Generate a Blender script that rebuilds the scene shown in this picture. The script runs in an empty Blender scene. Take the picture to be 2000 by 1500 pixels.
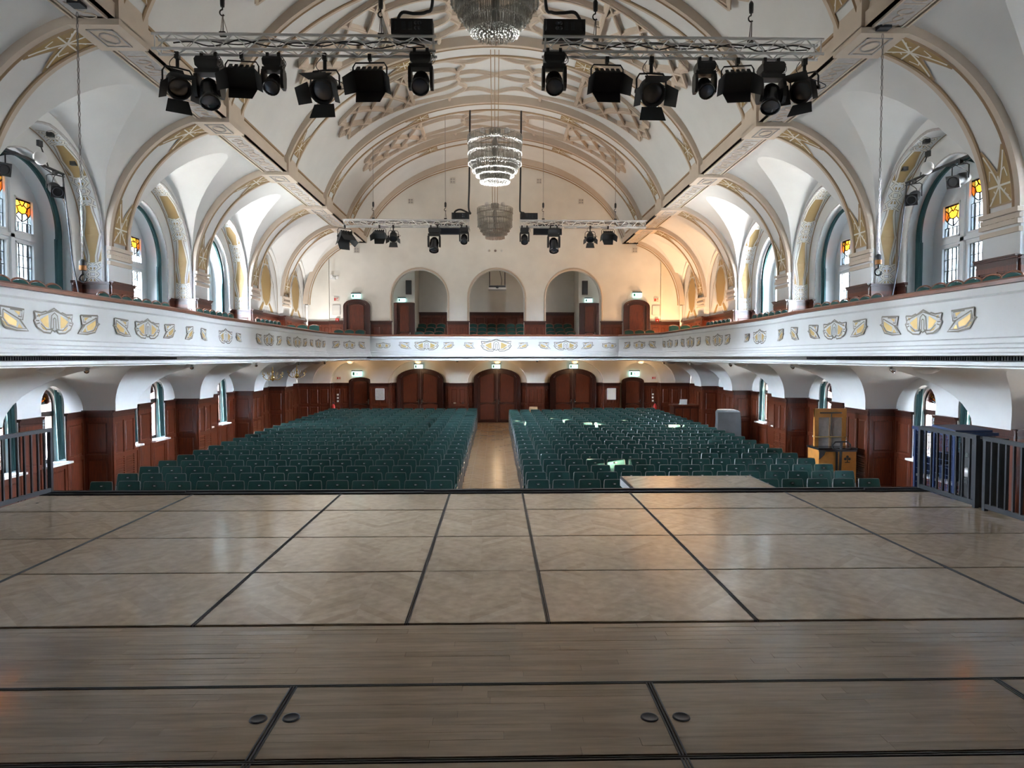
import bpy, math, random
from math import pi, sin, cos, sqrt, radians
import numpy as np
from mathutils import Vector, Matrix
random.seed(7)
SC = bpy.context.scene
COL = SC.collection
# ---------------------------------------------------------------- camera
EYE = 3.25            # lens height over the hall floor
ZST = 1.55            # stage level
KS = .944
camd = bpy.data.cameras.new('camera'); cam = bpy.data.objects.new('camera', camd); COL.objects.link(cam)
camd.sensor_fit = 'HORIZONTAL'; camd.sensor_width = 36.0; camd.lens = 36.0*1380/2000
camd.clip_start = 0.05; camd.clip_end = 300
cam.location = (0, 0, EYE)
cam.rotation_euler = (radians(90-2.16), 0, radians(-1.37))
SC.camera = cam
# ---------------------------------------------------------------- sky, sun, exposure
SC.view_settings.view_transform = 'Standard'; SC.view_settings.look = 'None'
SC.view_settings.gamma = 1.0; SC.view_settings.use_curve_mapping = False
SC.view_settings.exposure = 0.5
SKY = 1000.0
W = bpy.data.worlds.new('sky'); SC.world = W; W.use_nodes = True
nt = W.node_tree; nt.nodes.clear()
wo = nt.nodes.new('ShaderNodeOutputWorld'); bg = nt.nodes.new('ShaderNodeBackground')
tc = nt.nodes.new('ShaderNodeTexCoord'); sx = nt.nodes.new('ShaderNodeSeparateXYZ'); cr = nt.nodes.new('ShaderNodeValToRGB')
nt.links.new(tc.outputs['Generated'], sx.inputs[0]); nt.links.new(sx.outputs['Z'], cr.inputs[0])
e = cr.color_ramp.elements
e[0].position = 0.0; e[0].color = (.11, .105, .095, 1)
e[1].position = 1.0; e[1].color = (.56, .74, 1.0, 1)
x = cr.color_ramp.elements.new(.12); x.color = (.80, .90, 1.0, 1)
nt.links.new(cr.outputs[0], bg.inputs[0]); bg.inputs[1].default_value = SKY
nt.links.new(bg.outputs[0], wo.inputs[0])
sl = bpy.data.lights.new('sun', 'SUN'); sl.energy = 520.0; sl.color = (1.0, .80, .55); sl.angle = radians(.35)
sun = bpy.data.objects.new('sun', sl); COL.objects.link(sun)
SUN_DIR = Vector((-1.0, .33, -1.053*math.tan(radians(8.5)))).normalized()
sun.rotation_euler = SUN_DIR.to_track_quat('-Z', 'Y').to_euler()
# daylight portals: they only tell the sampler where the sky enters (the window openings)
for s_ in (-1, 1):
    for yc_ in (10.05, 14.85, 19.6, 24.4):
        for zc_, w_, h_ in ((5.6, 2.5, 3.1), (1.77, 2.2, 1.75)):
            al = bpy.data.lights.new('daylight_portal', 'AREA'); al.shape = 'RECTANGLE'; al.size = w_; al.size_y = h_; al.cycles.is_portal = True
            ao = bpy.data.objects.new('daylight_portal', al); COL.objects.link(ao); ao.location = (s_*10.45, yc_, zc_)
            ao.rotation_euler = (radians(90), 0, radians(90 if s_ > 0 else -90))
SC.cycles.max_bounces = 8; SC.cycles.diffuse_bounces = 5; SC.cycles.glossy_bounces = 3
SC.cycles.transparent_max_bounces = 12; SC.cycles.transmission_bounces = 3
SC.cycles.caustics_reflective = False; SC.cycles.caustics_refractive = False
SC.cycles.sample_clamp_indirect = 10.0

# ---------------------------------------------------------------- materials
MATS = {}
def _m(name):
    m = bpy.data.materials.new(name); m.use_nodes = True; MATS[name] = m
    return m, m.node_tree, m.node_tree.nodes['Principled BSDF']
def mat(name, col, rough=.6, metal=0.0, spec=.5, noise=0.0, nscale=8.0, bump=0.0, stretch=(1, 1, 1), coat=0.0):
    m, t, p = _m(name)
    p.inputs['Base Color'].default_value = (*col, 1); p.inputs['Roughness'].default_value = rough
    p.inputs['Metallic'].default_value = metal; p.inputs['Specular IOR Level'].default_value = spec
    if coat: p.inputs['Coat Weight'].default_value = coat; p.inputs['Coat Roughness'].default_value = .12
    if noise or bump:
        tc = t.nodes.new('ShaderNodeTexCoord'); mp = t.nodes.new('ShaderNodeMapping'); nz = t.nodes.new('ShaderNodeTexNoise')
        mp.inputs['Scale'].default_value = stretch; nz.inputs['Scale'].default_value = nscale; nz.inputs['Detail'].default_value = 5
        t.links.new(tc.outputs['Object'], mp.inputs[0]); t.links.new(mp.outputs[0], nz.inputs['Vector'])
        if noise:
            r = t.nodes.new('ShaderNodeValToRGB'); r.color_ramp.elements[0].position = .3; r.color_ramp.elements[1].position = .7
            r.color_ramp.elements[0].color = (*[c*(1-noise) for c in col], 1); r.color_ramp.elements[1].color = (*[min(1, c*(1+noise)) for c in col], 1)
            t.links.new(nz.outputs['Fac'], r.inputs[0]); t.links.new(r.outputs[0], p.inputs['Base Color'])
        if bump:
            b = t.nodes.new('ShaderNodeBump'); b.inputs['Strength'].default_value = bump; b.inputs['Distance'].default_value = .02
            t.links.new(nz.outputs['Fac'], b.inputs['Height']); t.links.new(b.outputs[0], p.inputs['Normal'])
    return m
def emit(name, col, s):
    m, t, p = _m(name)
    p.inputs['Base Color'].default_value = (*col, 1); p.inputs['Emission Color'].default_value = (*col, 1); p.inputs['Emission Strength'].default_value = s
    return m
def glass(name, col, gloss=.06):
    m, t, p = _m(name); t.nodes.remove(p)
    out = t.nodes['Material Output']; tr = t.nodes.new('ShaderNodeBsdfTransparent'); gl = t.nodes.new('ShaderNodeBsdfGlossy'); mx = t.nodes.new('ShaderNodeMixShader')
    tr.inputs[0].default_value = (*col, 1); gl.inputs[1].default_value = .08; mx.inputs[0].default_value = gloss
    t.links.new(tr.outputs[0], mx.inputs[1]); t.links.new(gl.outputs[0], mx.inputs[2]); t.links.new(mx.outputs[0], out.inputs[0])
    return m
mat('plaster', (.74, .75, .75), .85, noise=.03, nscale=1.3, bump=.05)
mat('plaster_warm', (.85, .84, .79), .85, noise=.04, nscale=1.5, bump=.08)
mat('plaster_rib', (.60, .51, .42), .8, noise=.04, nscale=2.0)
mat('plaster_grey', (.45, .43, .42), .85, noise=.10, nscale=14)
mat('mould_brown', (.36, .25, .15), .7)
mat('gold_paint', (.34, .225, .085), .6)
mat('gold_leaf', (.60, .42, .17), .45, metal=.5)
mat('line_paint', (.22, .20, .17), .7)
mat('line_white', (.80, .77, .70), .7)
mat('line_gold', (.40, .25, .10), .6)
mat('wood', (.085, .0165, .005), .36, spec=.5, noise=.45, nscale=5.0, stretch=(9, 9, .7), coat=.12)
mat('wood_dark', (.036, .0075, .0035), .34, spec=.5, noise=.4, nscale=5.0, stretch=(9, 9, .7), coat=.12)
mat('wood_rail', (.17, .055, .025), .3, spec=.5, noise=.3, nscale=5.0, stretch=(9, 1, 9), coat=.2)
OAK = [(.52, .385, .255), (.56, .42, .285), (.48, .35, .23), (.54, .40, .27)]
for i, c in enumerate([(.29, .20, .124), (.32, .222, .14), (.262, .18, .11), (.305, .21, .13)]):
    mat('board_%d' % i, c, .15, spec=.6, noise=.13, nscale=7.0, stretch=(.6, 6, 2), bump=.015, coat=.3)
for i, c in enumerate([(.40, .25, .13), (.44, .28, .15), (.36, .22, .11), (.42, .265, .14)]):
    mat('aisle_%d' % i, c, .22, spec=.5, noise=.1, nscale=7.0)
for i, c in enumerate(OAK):
    mat('oak_%d' % i, c, .13, spec=.6, noise=.13, nscale=7.0, stretch=(2, 2, 2), bump=.015, coat=.35)
mat('oak_hall', (.36, .22, .11), .28, spec=.5, noise=.28, nscale=6.0, stretch=(1.2, 9, 1), coat=.2)
mat('joint_dark', (.035, .03, .028), .6)
mat('seam_metal', (.06, .055, .05), .6)
mat('facade', (.66, .65, .62), .9)
mat('green_fabric', (.018, .058, .052), .85, spec=.2, noise=.15, nscale=60)
mat('green_velvet', (.006, .032, .033), .8, spec=.3, noise=.2, nscale=9, stretch=(6, 6, .3))
mat('black', (.010, .010, .011), .5)
mat('black_gloss', (.012, .013, .016), .22)
mat('black_matte', (.014, .014, .015), .75)
mat('anthracite', (.030, .033, .040), .4, metal=.3)
mat('chrome', (.62, .63, .64), .22, metal=1.0)
mat('alu', (.70, .70, .70), .4, metal=.45)
mat('steel_thin', (.30, .28, .27), .35, metal=.9)
mat('brass', (.85, .60, .22), .22, metal=1.0)
mat('white_paint', (.80, .81, .82), .5)
mat('sill_white', (.82, .84, .86), .35)
mat('plate_white', (.75, .75, .72), .5)
mat('beech', (.55, .36, .20), .45, noise=.15, nscale=8)
mat('lead', (.06, .065, .07), .6, metal=.4)
mat('red', (.5, .02, .02), .4)
mat('amber_board', (.46, .19, .035), .45, noise=.12, nscale=9)
mat('blue_steel', (.035, .06, .15), .35, metal=.4)
mat('cover_grey', (.065, .068, .07), .8, noise=.15, nscale=4)
mat('lens', (.03, .035, .05), .05, spec=1.0)
mat('screen_navy', (.018, .022, .035), .3)
mat('hose', (.012, .012, .012), .55)
emit('sign_glow', (.55, .95, .92), 1.5)
emit('fill_lamp_glow', (1.0, .72, .42), 3.0)  # diffuser of the added rear gallery fill lamps
mat('sign_green', (.0, .22, .13), .5)
K_ = 3.2/SKY
glass('pane_clear', (.46, .48, .50)); glass('pane_bright', (.045, .047, .049)); glass('pane_dim', (.20, .21, .22)); glass('pane_open', (.92, .93, .94)); glass('pane_white', (.98*K_, 1.08*K_, 1.13*K_)); glass('pane_blue', (.72*K_, .95*K_, 1.05*K_)); glass('pane_pale', (.82*K_, 1.0*K_, 1.08*K_))
glass('pane_orange', (2.6*K_, .42*K_, .02*K_)); glass('pane_yellow', (2.2*K_, .85*K_, .05*K_)); glass('pane_red', (.7*K_, .16*K_, .1*K_))
# crystal: clear rods that glint
m, t, p = _m('crystal'); t.nodes.remove(p)
out = t.nodes['Material Output']; tr = t.nodes.new('ShaderNodeBsdfTransparent'); gl = t.nodes.new('ShaderNodeBsdfGlossy'); df = t.nodes.new('ShaderNodeBsdfDiffuse')
m1 = t.nodes.new('ShaderNodeMixShader'); m2 = t.nodes.new('ShaderNodeMixShader')
tr.inputs[0].default_value = (.95, .95, .94, 1); gl.inputs[1].default_value = .08; gl.inputs[0].default_value = (.95, .96, .95, 1); df.inputs[0].default_value = (.40, .40, .385, 1)
m1.inputs[0].default_value = .6; m2.inputs[0].default_value = .27
t.links.new(gl.outputs[0], m1.inputs[1]); t.links.new(df.outputs[0], m1.inputs[2]); t.links.new(tr.outputs[0], m2.inputs[1]); t.links.new(m1.outputs[0], m2.inputs[2]); t.links.new(m2.outputs[0], out.inputs[0])

# ---------------------------------------------------------------- mesh builder
class MB:
    def __init__(s): s.v = []; s.f = []; s.m = []; s.sm = []
    def add(s, vs, fs, m=0, sm=False):
        o = len(s.v); s.v += [tuple(v) for v in vs]
        for f in fs: s.f.append(tuple(i+o for i in f)); s.m.append(m); s.sm.append(sm)
        return s
    def quad(s, a, b, c, d, m=0): return s.add([a, b, c, d], [(0, 1, 2, 3)], m)
    def poly(s, pts, m=0): return s.add(pts, [tuple(range(len(pts)))], m)
    def grid(s, P, m=0, sm=True, closed=False):
        r, c = len(P), len(P[0]); vs = [p for row in P for p in row]; fs = []
        for i in range(r-1):
            for j in range(c if closed else c-1):
                k = (j+1) % c; fs.append((i*c+j, i*c+k, (i+1)*c+k, (i+1)*c+j))
        return s.add(vs, fs, m, sm)
    def box(s, x0, x1, y0, y1, z0, z1, m=0):
        vs = [(x, y, z) for z in (z0, z1) for y in (y0, y1) for x in (x0, x1)]
        return s.add(vs, [(0, 2, 3, 1), (4, 5, 7, 6), (0, 1, 5, 4), (2, 6, 7, 3), (0, 4, 6, 2), (1, 3, 7, 5)], m)
    def cbox(s, c, d, m=0):
        return s.box(c[0]-d[0]/2, c[0]+d[0]/2, c[1]-d[1]/2, c[1]+d[1]/2, c[2]-d[2]/2, c[2]+d[2]/2, m)
    def obox(s, c, ax, ay, az, m=0):
        c, ax, ay, az = map(Vector, (c, ax, ay, az))
        vs = [c+i*ax+j*ay+k*az for k in (-1, 1) for j in (-1, 1) for i in (-1, 1)]
        return s.add(vs, [(0, 2, 3, 1), (4, 5, 7, 6), (0, 1, 5, 4), (2, 6, 7, 3), (0, 4, 6, 2), (1, 3, 7, 5)], m)
    def bar(s, p0, p1, w, h=None, up=(0, 0, 1), m=0):
        p0, p1 = Vector(p0), Vector(p1); d = p1-p0; L = d.length
        if L < 1e-6: return s
        d /= L; u = Vector(up)
        if abs(d.dot(u)) > .98: u = Vector((1, 0, 0))
        a = d.cross(u).normalized(); b = a.cross(d)
        return s.obox((p0+p1)/2, d*L/2, a*w/2, b*(h or w)/2, m)
    def tube(s, pts, r, n=6, m=0, closed=False, cap=True):
        pts = [Vector(p) for p in pts]; k = len(pts); rows = []
        ref = None
        for i in range(k):
            if closed: d = (pts[(i+1) % k]-pts[i-1])
            else: d = pts[min(i+1, k-1)]-pts[max(i-1, 0)]
            d.normalize()
            if ref is None:
                ref = Vector((0, 0, 1)) if abs(d.z) < .9 else Vector((1, 0, 0))
            a = d.cross(ref).normalized(); b = d.cross(a).normalized(); ref = a.cross(d) if a.cross(d).length > 1e-6 else ref
            rr = r[i] if isinstance(r, (list, tuple)) else r
            rows.append([pts[i]+a*rr*cos(2*pi*j/n)+b*rr*sin(2*pi*j/n) for j in range(n)])
        if closed: rows.append(rows[0])
        s.grid(rows, m, n > 4, True)
        if cap and not closed:
            s.poly(rows[0][::-1], m); s.poly(rows[-1], m)
        return s
    def lathe(s, prof, c=(0, 0, 0), n=16, axis=(0, 0, 1), m=0, sm=True):
        ax = Vector(axis).normalized(); ref = Vector((0, 0, 1)) if abs(ax.z) < .9 else Vector((1, 0, 0))
        a = ax.cross(ref).normalized(); b = ax.cross(a); c = Vector(c)
        return s.grid([[c+ax*z+a*r*cos(2*pi*j/n)+b*r*sin(2*pi*j/n) for j in range(n)] for r, z in prof], m, sm, True)
    def prism(s, pts, off, m=0):
        n = len(pts); off = Vector(off); A = [Vector(p) for p in pts]; B = [p+off for p in A]
        return s.add(A+B, [tuple(range(n))[::-1], tuple(range(n, 2*n))]+[(i, (i+1) % n, n+(i+1) % n, n+i) for i in range(n)], m)
    def ball(s, c, r, n=8, m=0, sq=1.0):
        k = max(3, n//2)
        return s.lathe([(max(r*sin(pi*i/k), 1e-4), -r*sq*cos(pi*i/k)) for i in range(k+1)], c, n, m=m)
    def merge(s, o, M=None, m=None):
        k = len(s.v); s.v += [tuple(M @ Vector(v)) for v in o.v] if M is not None else o.v
        s.f += [tuple(i+k for i in f) for f in o.f]; s.m += ([m]*len(o.f) if m is not None else o.m); s.sm += o.sm
        return s
    def mesh(s, name, mats):
        me = bpy.data.meshes.new(name); me.from_pydata(s.v, [], s.f)
        for mm in ([mats] if isinstance(mats, str) else mats): me.materials.append(MATS[mm])
        if len(s.f):
            me.polygons.foreach_set('material_index', s.m); me.polygons.foreach_set('use_smooth', s.sm)
        me.update(); return me
def wloc(o):
    v = Vector((0, 0, 0))
    while o: v += o.location; o = o.parent
    return v
def link(name, me, parent=None, label=None, local=False, kind=None):
    o = bpy.data.objects.new(name, me); COL.objects.link(o)
    if parent:
        o.parent = parent
        if not local: o.location = -wloc(parent)
    if label: o['label'] = label
    if kind: o['kind'] = kind
    return o
def part(name, mb, mats, parent=None, label=None, local=False, kind=None):
    return link(name, mb.mesh(name, mats), parent, label, local, kind)
def struct(name, mb, mats, label=None, cat=None):
    o = part(name, mb, mats); o['kind'] = 'structure'
    if label: o['label'] = label
    if cat: o['category'] = cat
    return o
def thing(name, label, cat, loc=(0, 0, 0), rz=0, group=None):
    o = bpy.data.objects.new(name, None); COL.objects.link(o); o.location = loc; o.rotation_euler = (0, 0, rz); o.empty_display_size = .1
    o['label'] = label; o['category'] = cat
    if group: o['group'] = group
    return o
def tag(o, label, cat, group=None):
    o['label'] = label; o['category'] = cat
    if group: o['group'] = group
    return o
KIDS = {}
def dup(root, loc=None, rz=None, label=None, group=None):
    def cp(o, p):
        c = o.copy(); COL.objects.link(c)
        if p: c.parent = p
        for k in KIDS.setdefault(o.name, list(o.children)): cp(k, c)
        return c
    r = cp(root, None)
    if loc is not None: r.location = loc
    if rz is not None: r.rotation_euler = (0, 0, rz)
    if label: r['label'] = label
    if group: r['group'] = group
    return r
ORD = ['', 'first', 'second', 'third', 'fourth', 'fifth', 'sixth', 'seventh', 'eighth', 'ninth', 'tenth', 'eleventh', 'twelfth', 'thirteenth', 'fourteenth', 'fifteenth', 'sixteenth', 'seventeenth', 'eighteenth', 'nineteenth', 'twentieth']
def lerp(a, b, t): return a+(b-a)*t
def lin(a, b, n): return [a+(b-a)*i/(n-1) for i in range(n)]
def smooth(pts, n=4):
    P = [Vector(p) for p in pts]; out = []
    for i in range(len(P)-1):
        p0, p1, p2, p3 = P[max(i-1, 0)], P[i], P[i+1], P[min(i+2, len(P)-1)]
        for k in range(n):
            t = k/n; out.append(.5*((2*p1)+(p2-p0)*t+(2*p0-5*p1+4*p2-p3)*t*t+(3*p1-p0-3*p2+p3)*t**3))
    return out+[P[-1]]
# a wall made of vertical columns: f(u) gives the solid z intervals at u; mp(u, z) the 3D point
def colwall(mb, us, f, mp, m=0):
    us = sorted(set(round(u, 5) for u in us))
    for a, b in zip(us, us[1:]):
        if b-a < 1e-4: continue
        A, B = f(a+1e-5), f(b-1e-5)
        for (p0, p1), (q0, q1) in zip(A, B):
            if p1-p0 < 1e-4 and q1-q0 < 1e-4: continue
            mb.quad(mp(a, p0), mp(b, q0), mp(b, q1), mp(a, p1), m)
def arch_pts(hw, z0, rise, n=20, p='round'):     # half outline from -hw to hw
    out = []
    for i in range(n+1):
        y = -hw*cos(pi*i/n); out.append((y, arch_z(y, hw, z0, rise, p)))
    return out
def arch_z(y, hw, z0, rise, p='round'):
    t = min(1, abs(y)/hw)
    if p == 'round': return z0+rise*sqrt(max(0, 1-t*t))
    R = (hw*hw+rise*rise)/(2*hw); c = R-hw
    if c < 0: return z0+rise*sqrt(max(0, 1-t*t))
    return z0+sqrt(max(0, R*R-(abs(y)+c)**2))
def jamb_arch(hw, zb, z0, rise, n=20, p='round'):   # jambs + arch as one outline
    return [(-hw, zb)]+arch_pts(hw, z0, rise, n, p)+[(hw, zb)]
# ================================================================ STRUCTURE
NODE = [-6.75, -1.95, 2.85, 7.65, 12.45, 17.25, 22.0, 26.8, 30.8, 34.7]
BAYS = []
for i in range(9):
    a, b = NODE[i]+.5, NODE[i+1]-(.5 if i < 8 else 0)
    BAYS.append(((a+b)/2, (b-a)/2, i < 7 and i >= 3, i >= 7))   # centre, half clear width, has windows, blind painted
YB = 34.7
WAINS, UW = 1.99, 5.02
XV = 6.22
SIDE = {-1: 'left', 1: 'right'}
# ---- profiles
def low_main(z):  # lower aisle vault: x at height z
    t = min(1, max(0, (z-WAINS)/1.12)); return 7.3+1.6*sqrt(max(0, 1-t*t))
def low_zw(o, hw): return WAINS+.93*sqrt(max(0, 1-(o/hw)**2))
def low_zg(o, hw): return max(low_zw(o, hw)+.005, WAINS+1.09*max(0, 1-min(1, abs(o/hw))**2.5)**.6)
VA, VB, VC, VZ = 2.92, 3.2, 6.2, 5.8
def up_main(z):
    t = min(1, max(0, (z-VZ)/VB)); return VC+VA*sqrt(max(0, 1-t*t))
def up_zw(o, hw): return arch_z(o, hw+.07, VZ, 2.45*min(1, hw/1.9+.06), 'point')
def up_zg(o, hw): return max(up_zw(o, hw)+.01, VZ+2.97*(1-min(1, abs(o)/(hw+.07))**2.2))
def niche(hw): return (hw, 5.95, 2.05*min(1, hw/1.9+.05))
LW = (.78, .40)      # lower windows: offset from bay centre, half opening
LW_SILL, LW_SPR = .92, 2.22
LIGHTS = [(-1.17, -.55, 7.0), (-.29, .29, 7.08), (.55, 1.17, 6.70)]
def ysamp(hw, n=14): return [-hw*cos(pi*i/n) for i in range(n+1)]

walls = {}
for s in (-1, 1):
    mb = MB()
    # outer masonry with holes for the window lights
    ys = [-6.75, 36]; holes = []
    for yc, hw, win, blind in BAYS:
        if win:
            for a, b, zt in LIGHTS: holes.append((yc+a, yc+b, 4.1, zt))
            for k in (-1, 1): holes.append((yc+k*LW[0]-.33, yc+k*LW[0]+.33, LW_SILL, 2.62))
    for h in holes: ys += [h[0], h[1]]
    def f(y):
        iv = [(0, 13.4)]
        cuts = sorted((h[2], h[3]) for h in holes if h[0] <= y <= h[1])
        if cuts:
            iv = []; z = 0
            for a, b in cuts:
                iv.append((z, a)); z = b
            iv.append((z, 13.4))
        return iv
    colwall(mb, ys, f, lambda u, z: (s*10.36, u, z))
    for i, (yc, hw, win, blind) in enumerate(BAYS):
        # lower wall with the two small arched openings
        def fl(y, yc=yc, hw=hw, win=win):
            zt = low_zw(y-yc, hw)
            if win:
                for k in (-1, 1):
                    o = y-yc-k*LW[0]
                    if abs(o) < LW[1]: return [(0, LW_SILL), (arch_z(o, LW[1], LW_SPR, .40), max(zt, 2.63))]
            return [(0, zt)]
        us = [yc+o for o in ysamp(hw, 16)]
        for k in (-1, 1): us += [yc+k*LW[0]+o for o in ysamp(LW[1], 12)]
        colwall(mb, us, fl, lambda u, z: (s*9.65, u, z))
        if win:
            for k in (-1, 1):
                c = yc+k*LW[0]
                o1 = jamb_arch(LW[1], LW_SILL, LW_SPR, .40, 12); o2 = jamb_arch(LW[1]-.07, LW_SILL, LW_SPR, .34, 12)
                mb.grid([[(s*X, c+y, z) for y, z in o] for X, o in ((9.65, o1), (9.80, o1))])
                mb.grid([[(s*9.80, c+y, z) for y, z in o] for o in (o1, o2)], sm=False)
                mb.grid([[(s*X, c+y, z) for y, z in o2] for X in (9.80, 10.36)])
        # lower vault: lunette, then the curved main surface
        cols = [yc+o for o in ysamp(hw, 24)]
        mb.grid([[(s*lerp(9.65, low_main(low_zg(y-yc, hw)), t), y, lerp(low_zw(y-yc, hw), low_zg(y-yc, hw), t)) for t in lin(0, 1, 6)] for y in cols])
        def colm(z0): return [(low_main(z), z) for z in [WAINS+1.12*sin(lerp(math.asin(min(1, (z0-WAINS)/1.12)), pi/2, t)) for t in lin(0, 1, 9)]]
        mb.grid([[(s*x, y, z) for x, z in colm(low_zg(y-yc, hw))] for y in cols])
        for y0, y1 in ((yc-hw-.5, yc-hw), (yc+hw, yc+hw+.5)):
            mb.grid([[(s*x, y, z) for x, z in colm(WAINS)] for y in (y0, y1)])
        # upper wall
        nh = niche(hw)
        us = [yc+o for o in ysamp(hw, 24)]
        def fu(y, yc=yc, hw=hw, nh=nh): return [(arch_z(y-yc, *nh, 'point'), up_zw(y-yc, hw))]
        colwall(mb, us, fu, lambda u, z: (s*9.1, u, z))
        out = jamb_arch(hw, 3.35, nh[1], nh[2], 20, 'point')
        if not blind:
            mb.grid([[(s*X, yc+y, z) for y, z in out] for X in (9.1, 9.6)])
            ih = (hw-.4, 5.9, 1.62)
            def fr(y, yc=yc, nh=nh, ih=ih):
                o = y-yc; zt = arch_z(o, *nh, 'point')
                return [(3.35, zt)] if abs(o) > ih[0] else [(arch_z(o, *ih, 'point'), zt)]
            colwall(mb, us+[yc+o for o in ysamp(ih[0], 20)], fr, lambda u, z: (s*9.6, u, z))
            inn = jamb_arch(ih[0], 3.35, ih[1], ih[2], 20, 'point')
            mb.grid([[(s*X, yc+y, z) for y, z in inn] for X in (9.6, 10.28)])
        else:
            mb.grid([[(s*X, yc+y, z) for y, z in out] for X in (9.1, 9.22)])
            colwall(mb, us, lambda y, yc=yc, nh=nh: [(3.35, arch_z(y-yc, *nh, 'point'))], lambda u, z: (s*9.22, u, z))
        # upper vault
        cols = [yc+o for o in [-hw-.07, *ysamp(hw, 28), hw+.07]]
        hh = hw
        mb.grid([[(s*lerp(9.1, up_main(up_zg(y-yc, hh)), t), y, lerp(up_zw(y-yc, hh), up_zg(y-yc, hh), t)) for t in lin(0, 1, 7)] for y in cols])
        ztop = VZ+VB*sqrt(1-((6.93-VC)/VA)**2); th1 = math.asin((ztop-VZ)/VB)
        def colu(z0): return [(up_main(z), z) for z in [VZ+VB*sin(lerp(math.asin(min(1, max(0, (z0-VZ)/VB))), th1, t)) for t in lin(0, 1, 12)]]
        mb.grid([[(s*x, y, z) for x, z in colu(up_zg(y-yc, hh))] for y in cols])
        for y0, y1 in ((yc-hw-.5, yc-hw-.07), (yc+hw+.07, yc+hw+.5)):
            mb.grid([[(s*x, y, z) for x, z in colu(VZ)] for y in (y0, y1)])
    for N in NODE[1:-1]:
        mb.box(*sorted((s*9.0, s*9.66)), N-.48, N+.48, 0, WAINS+.02)
        mb.box(*sorted((s*9.0, s*9.6)), N-.47, N+.47, 3.35, 5.85)
    walls[s] = struct('wall_'+SIDE[s], mb, 'plaster', '%s long wall of the hall with white plaster vaults, piers and window niches' % SIDE[s], 'wall')
# ---- floors
fl = MB(); fl.box(-10.4, 10.4, -6.8, 36.2, -.12, 0)
floor = struct('floor', fl, 'oak_hall', 'warm herringbone oak floor of the hall below the stage', 'floor')
AISLE = True
gf = MB()
for s in (-1, 1):
    gf.box(*sorted((s*7.0, s*10.36)), -6.75, 36, 3.28, 3.36)
    gf.box(*sorted((s*7.67, s*6.7)), -6.75, 32.5, 3.10, 3.12)
gf.box(-7.0, 7.0, 32.3, 38.2, 3.28, 3.36); gf.box(-7.7, 7.7, 32.0, 35.3, 3.11, 3.13)
for k in range(3): gf.box(-6, 6, 35.2+.85*k, 38, 3.36+.0, 3.62+.24*k)
struct('floor_gallery', gf, 'plaster', 'horseshoe gallery slab with stepped rear seating', 'floor')
# ---- wall behind the viewer, roof
fw = MB(); fw.box(-10.4, 10.4, -6.95, -6.75, 0, 13.5)
struct('wall_front', fw, 'plaster_grey', 'wall behind the stage', 'wall')
# ---- back wall
DOORS_LOW = [(-3.72, 1.47, 1.12), (.1, 1.47, 1.12), (3.88, 1.47, 1.12), (-7.07, .97, 1.02), (7.14, 1.03, 1.02)]
ARCH_UP = [-3.68, .08, 3.83]
bw = MB()
us = [-9.65, 9.65]
for c, hw, r in DOORS_LOW: us += [c+o for o in ysamp(hw, 18)]
def fb(x):
    for c, hw, r in DOORS_LOW:
        if abs(x-c) < hw: return [(arch_z(x-c, hw, WAINS, r), 3.2)]
    return [(0, 3.2)]
colwall(bw, us, fb, lambda u, z: (u, YB, z))
for c, hw, r in DOORS_LOW:
    o = jamb_arch(hw, 0, WAINS, r, 18)
    bw.grid([[(c+x, y, z) for x, z in o] for y in (YB, 35.25)])
    bw.quad((c-hw, 35.25, 0), (c+hw, 35.25, 0), (c+hw, 35.25, 3.2), (c-hw, 35.25, 3.2))
us = [-8.07, 8.15]
for c in ARCH_UP: us += [c+o for o in ysamp(1.34, 24)]
def fb2(x):
    for c in ARCH_UP:
        if abs(x-c) < 1.34: return [(arch_z(x-c, 1.34, 6.17, 1.36), 13.3)]
    return [(3.2, 13.3)]
bw2 = MB()
colwall(bw2, us, fb2, lambda u, z: (u, YB, z))
for c in ARCH_UP:
    o = jamb_arch(1.34, 3.3, 6.17, 1.36, 24); bw2.grid([[(c+x, y, z) for x, z in o] for y in (YB, 35.15)])
bw2.box(-8.07, -8.05, YB, 35.1, 3.2, 13); bw2.box(8.13, 8.15, YB, 35.1, 3.2, 13)
for a, b in ((-10.4, -8.05), (8.13, 10.4)): bw2.quad((a, 35.1, 3.2), (b, 35.1, 3.2), (b, 35.1, 13), (a, 35.1, 13))
# loggia behind the arches
bw2.quad((-6, 38, 3.3), (6, 38, 3.3), (6, 38, 8.6), (-6, 38, 8.6)); bw2.quad((-6, 34.75, 8.4), (6, 34.75, 8.4), (6, 38, 8.4), (-6, 38, 8.4))
bw2.box(-6, -4.06, 36.0, 38, 3.3, 8.5); bw2.box(4.25, 6, 36.0, 38, 3.3, 8.5)
for x in (-6.02, 6.02): bw2.quad((x, 34.75, 3.3), (x, 38, 3.3), (x, 38, 8.5), (x, 34.75, 8.5))
wall_back = struct('wall_back', bw, 'plaster_warm', 'rear wall below the gallery with five door niches', 'wall')
wall_back_up = struct('wall_back_upper', bw2, 'plaster_warm', 'tall rear wall above the gallery with three round arches', 'wall')
tb = MB()
for c in ARCH_UP:
    pts = [(c+x, YB-.02, z) for x, z in jamb_arch(1.40, UW, 6.17, 1.42, 24)]
    tb.tube(pts, .045, 6)
struct('trim_1', tb, 'plaster_rib', 'thin moulding around the three gallery arches', 'trim')

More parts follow.
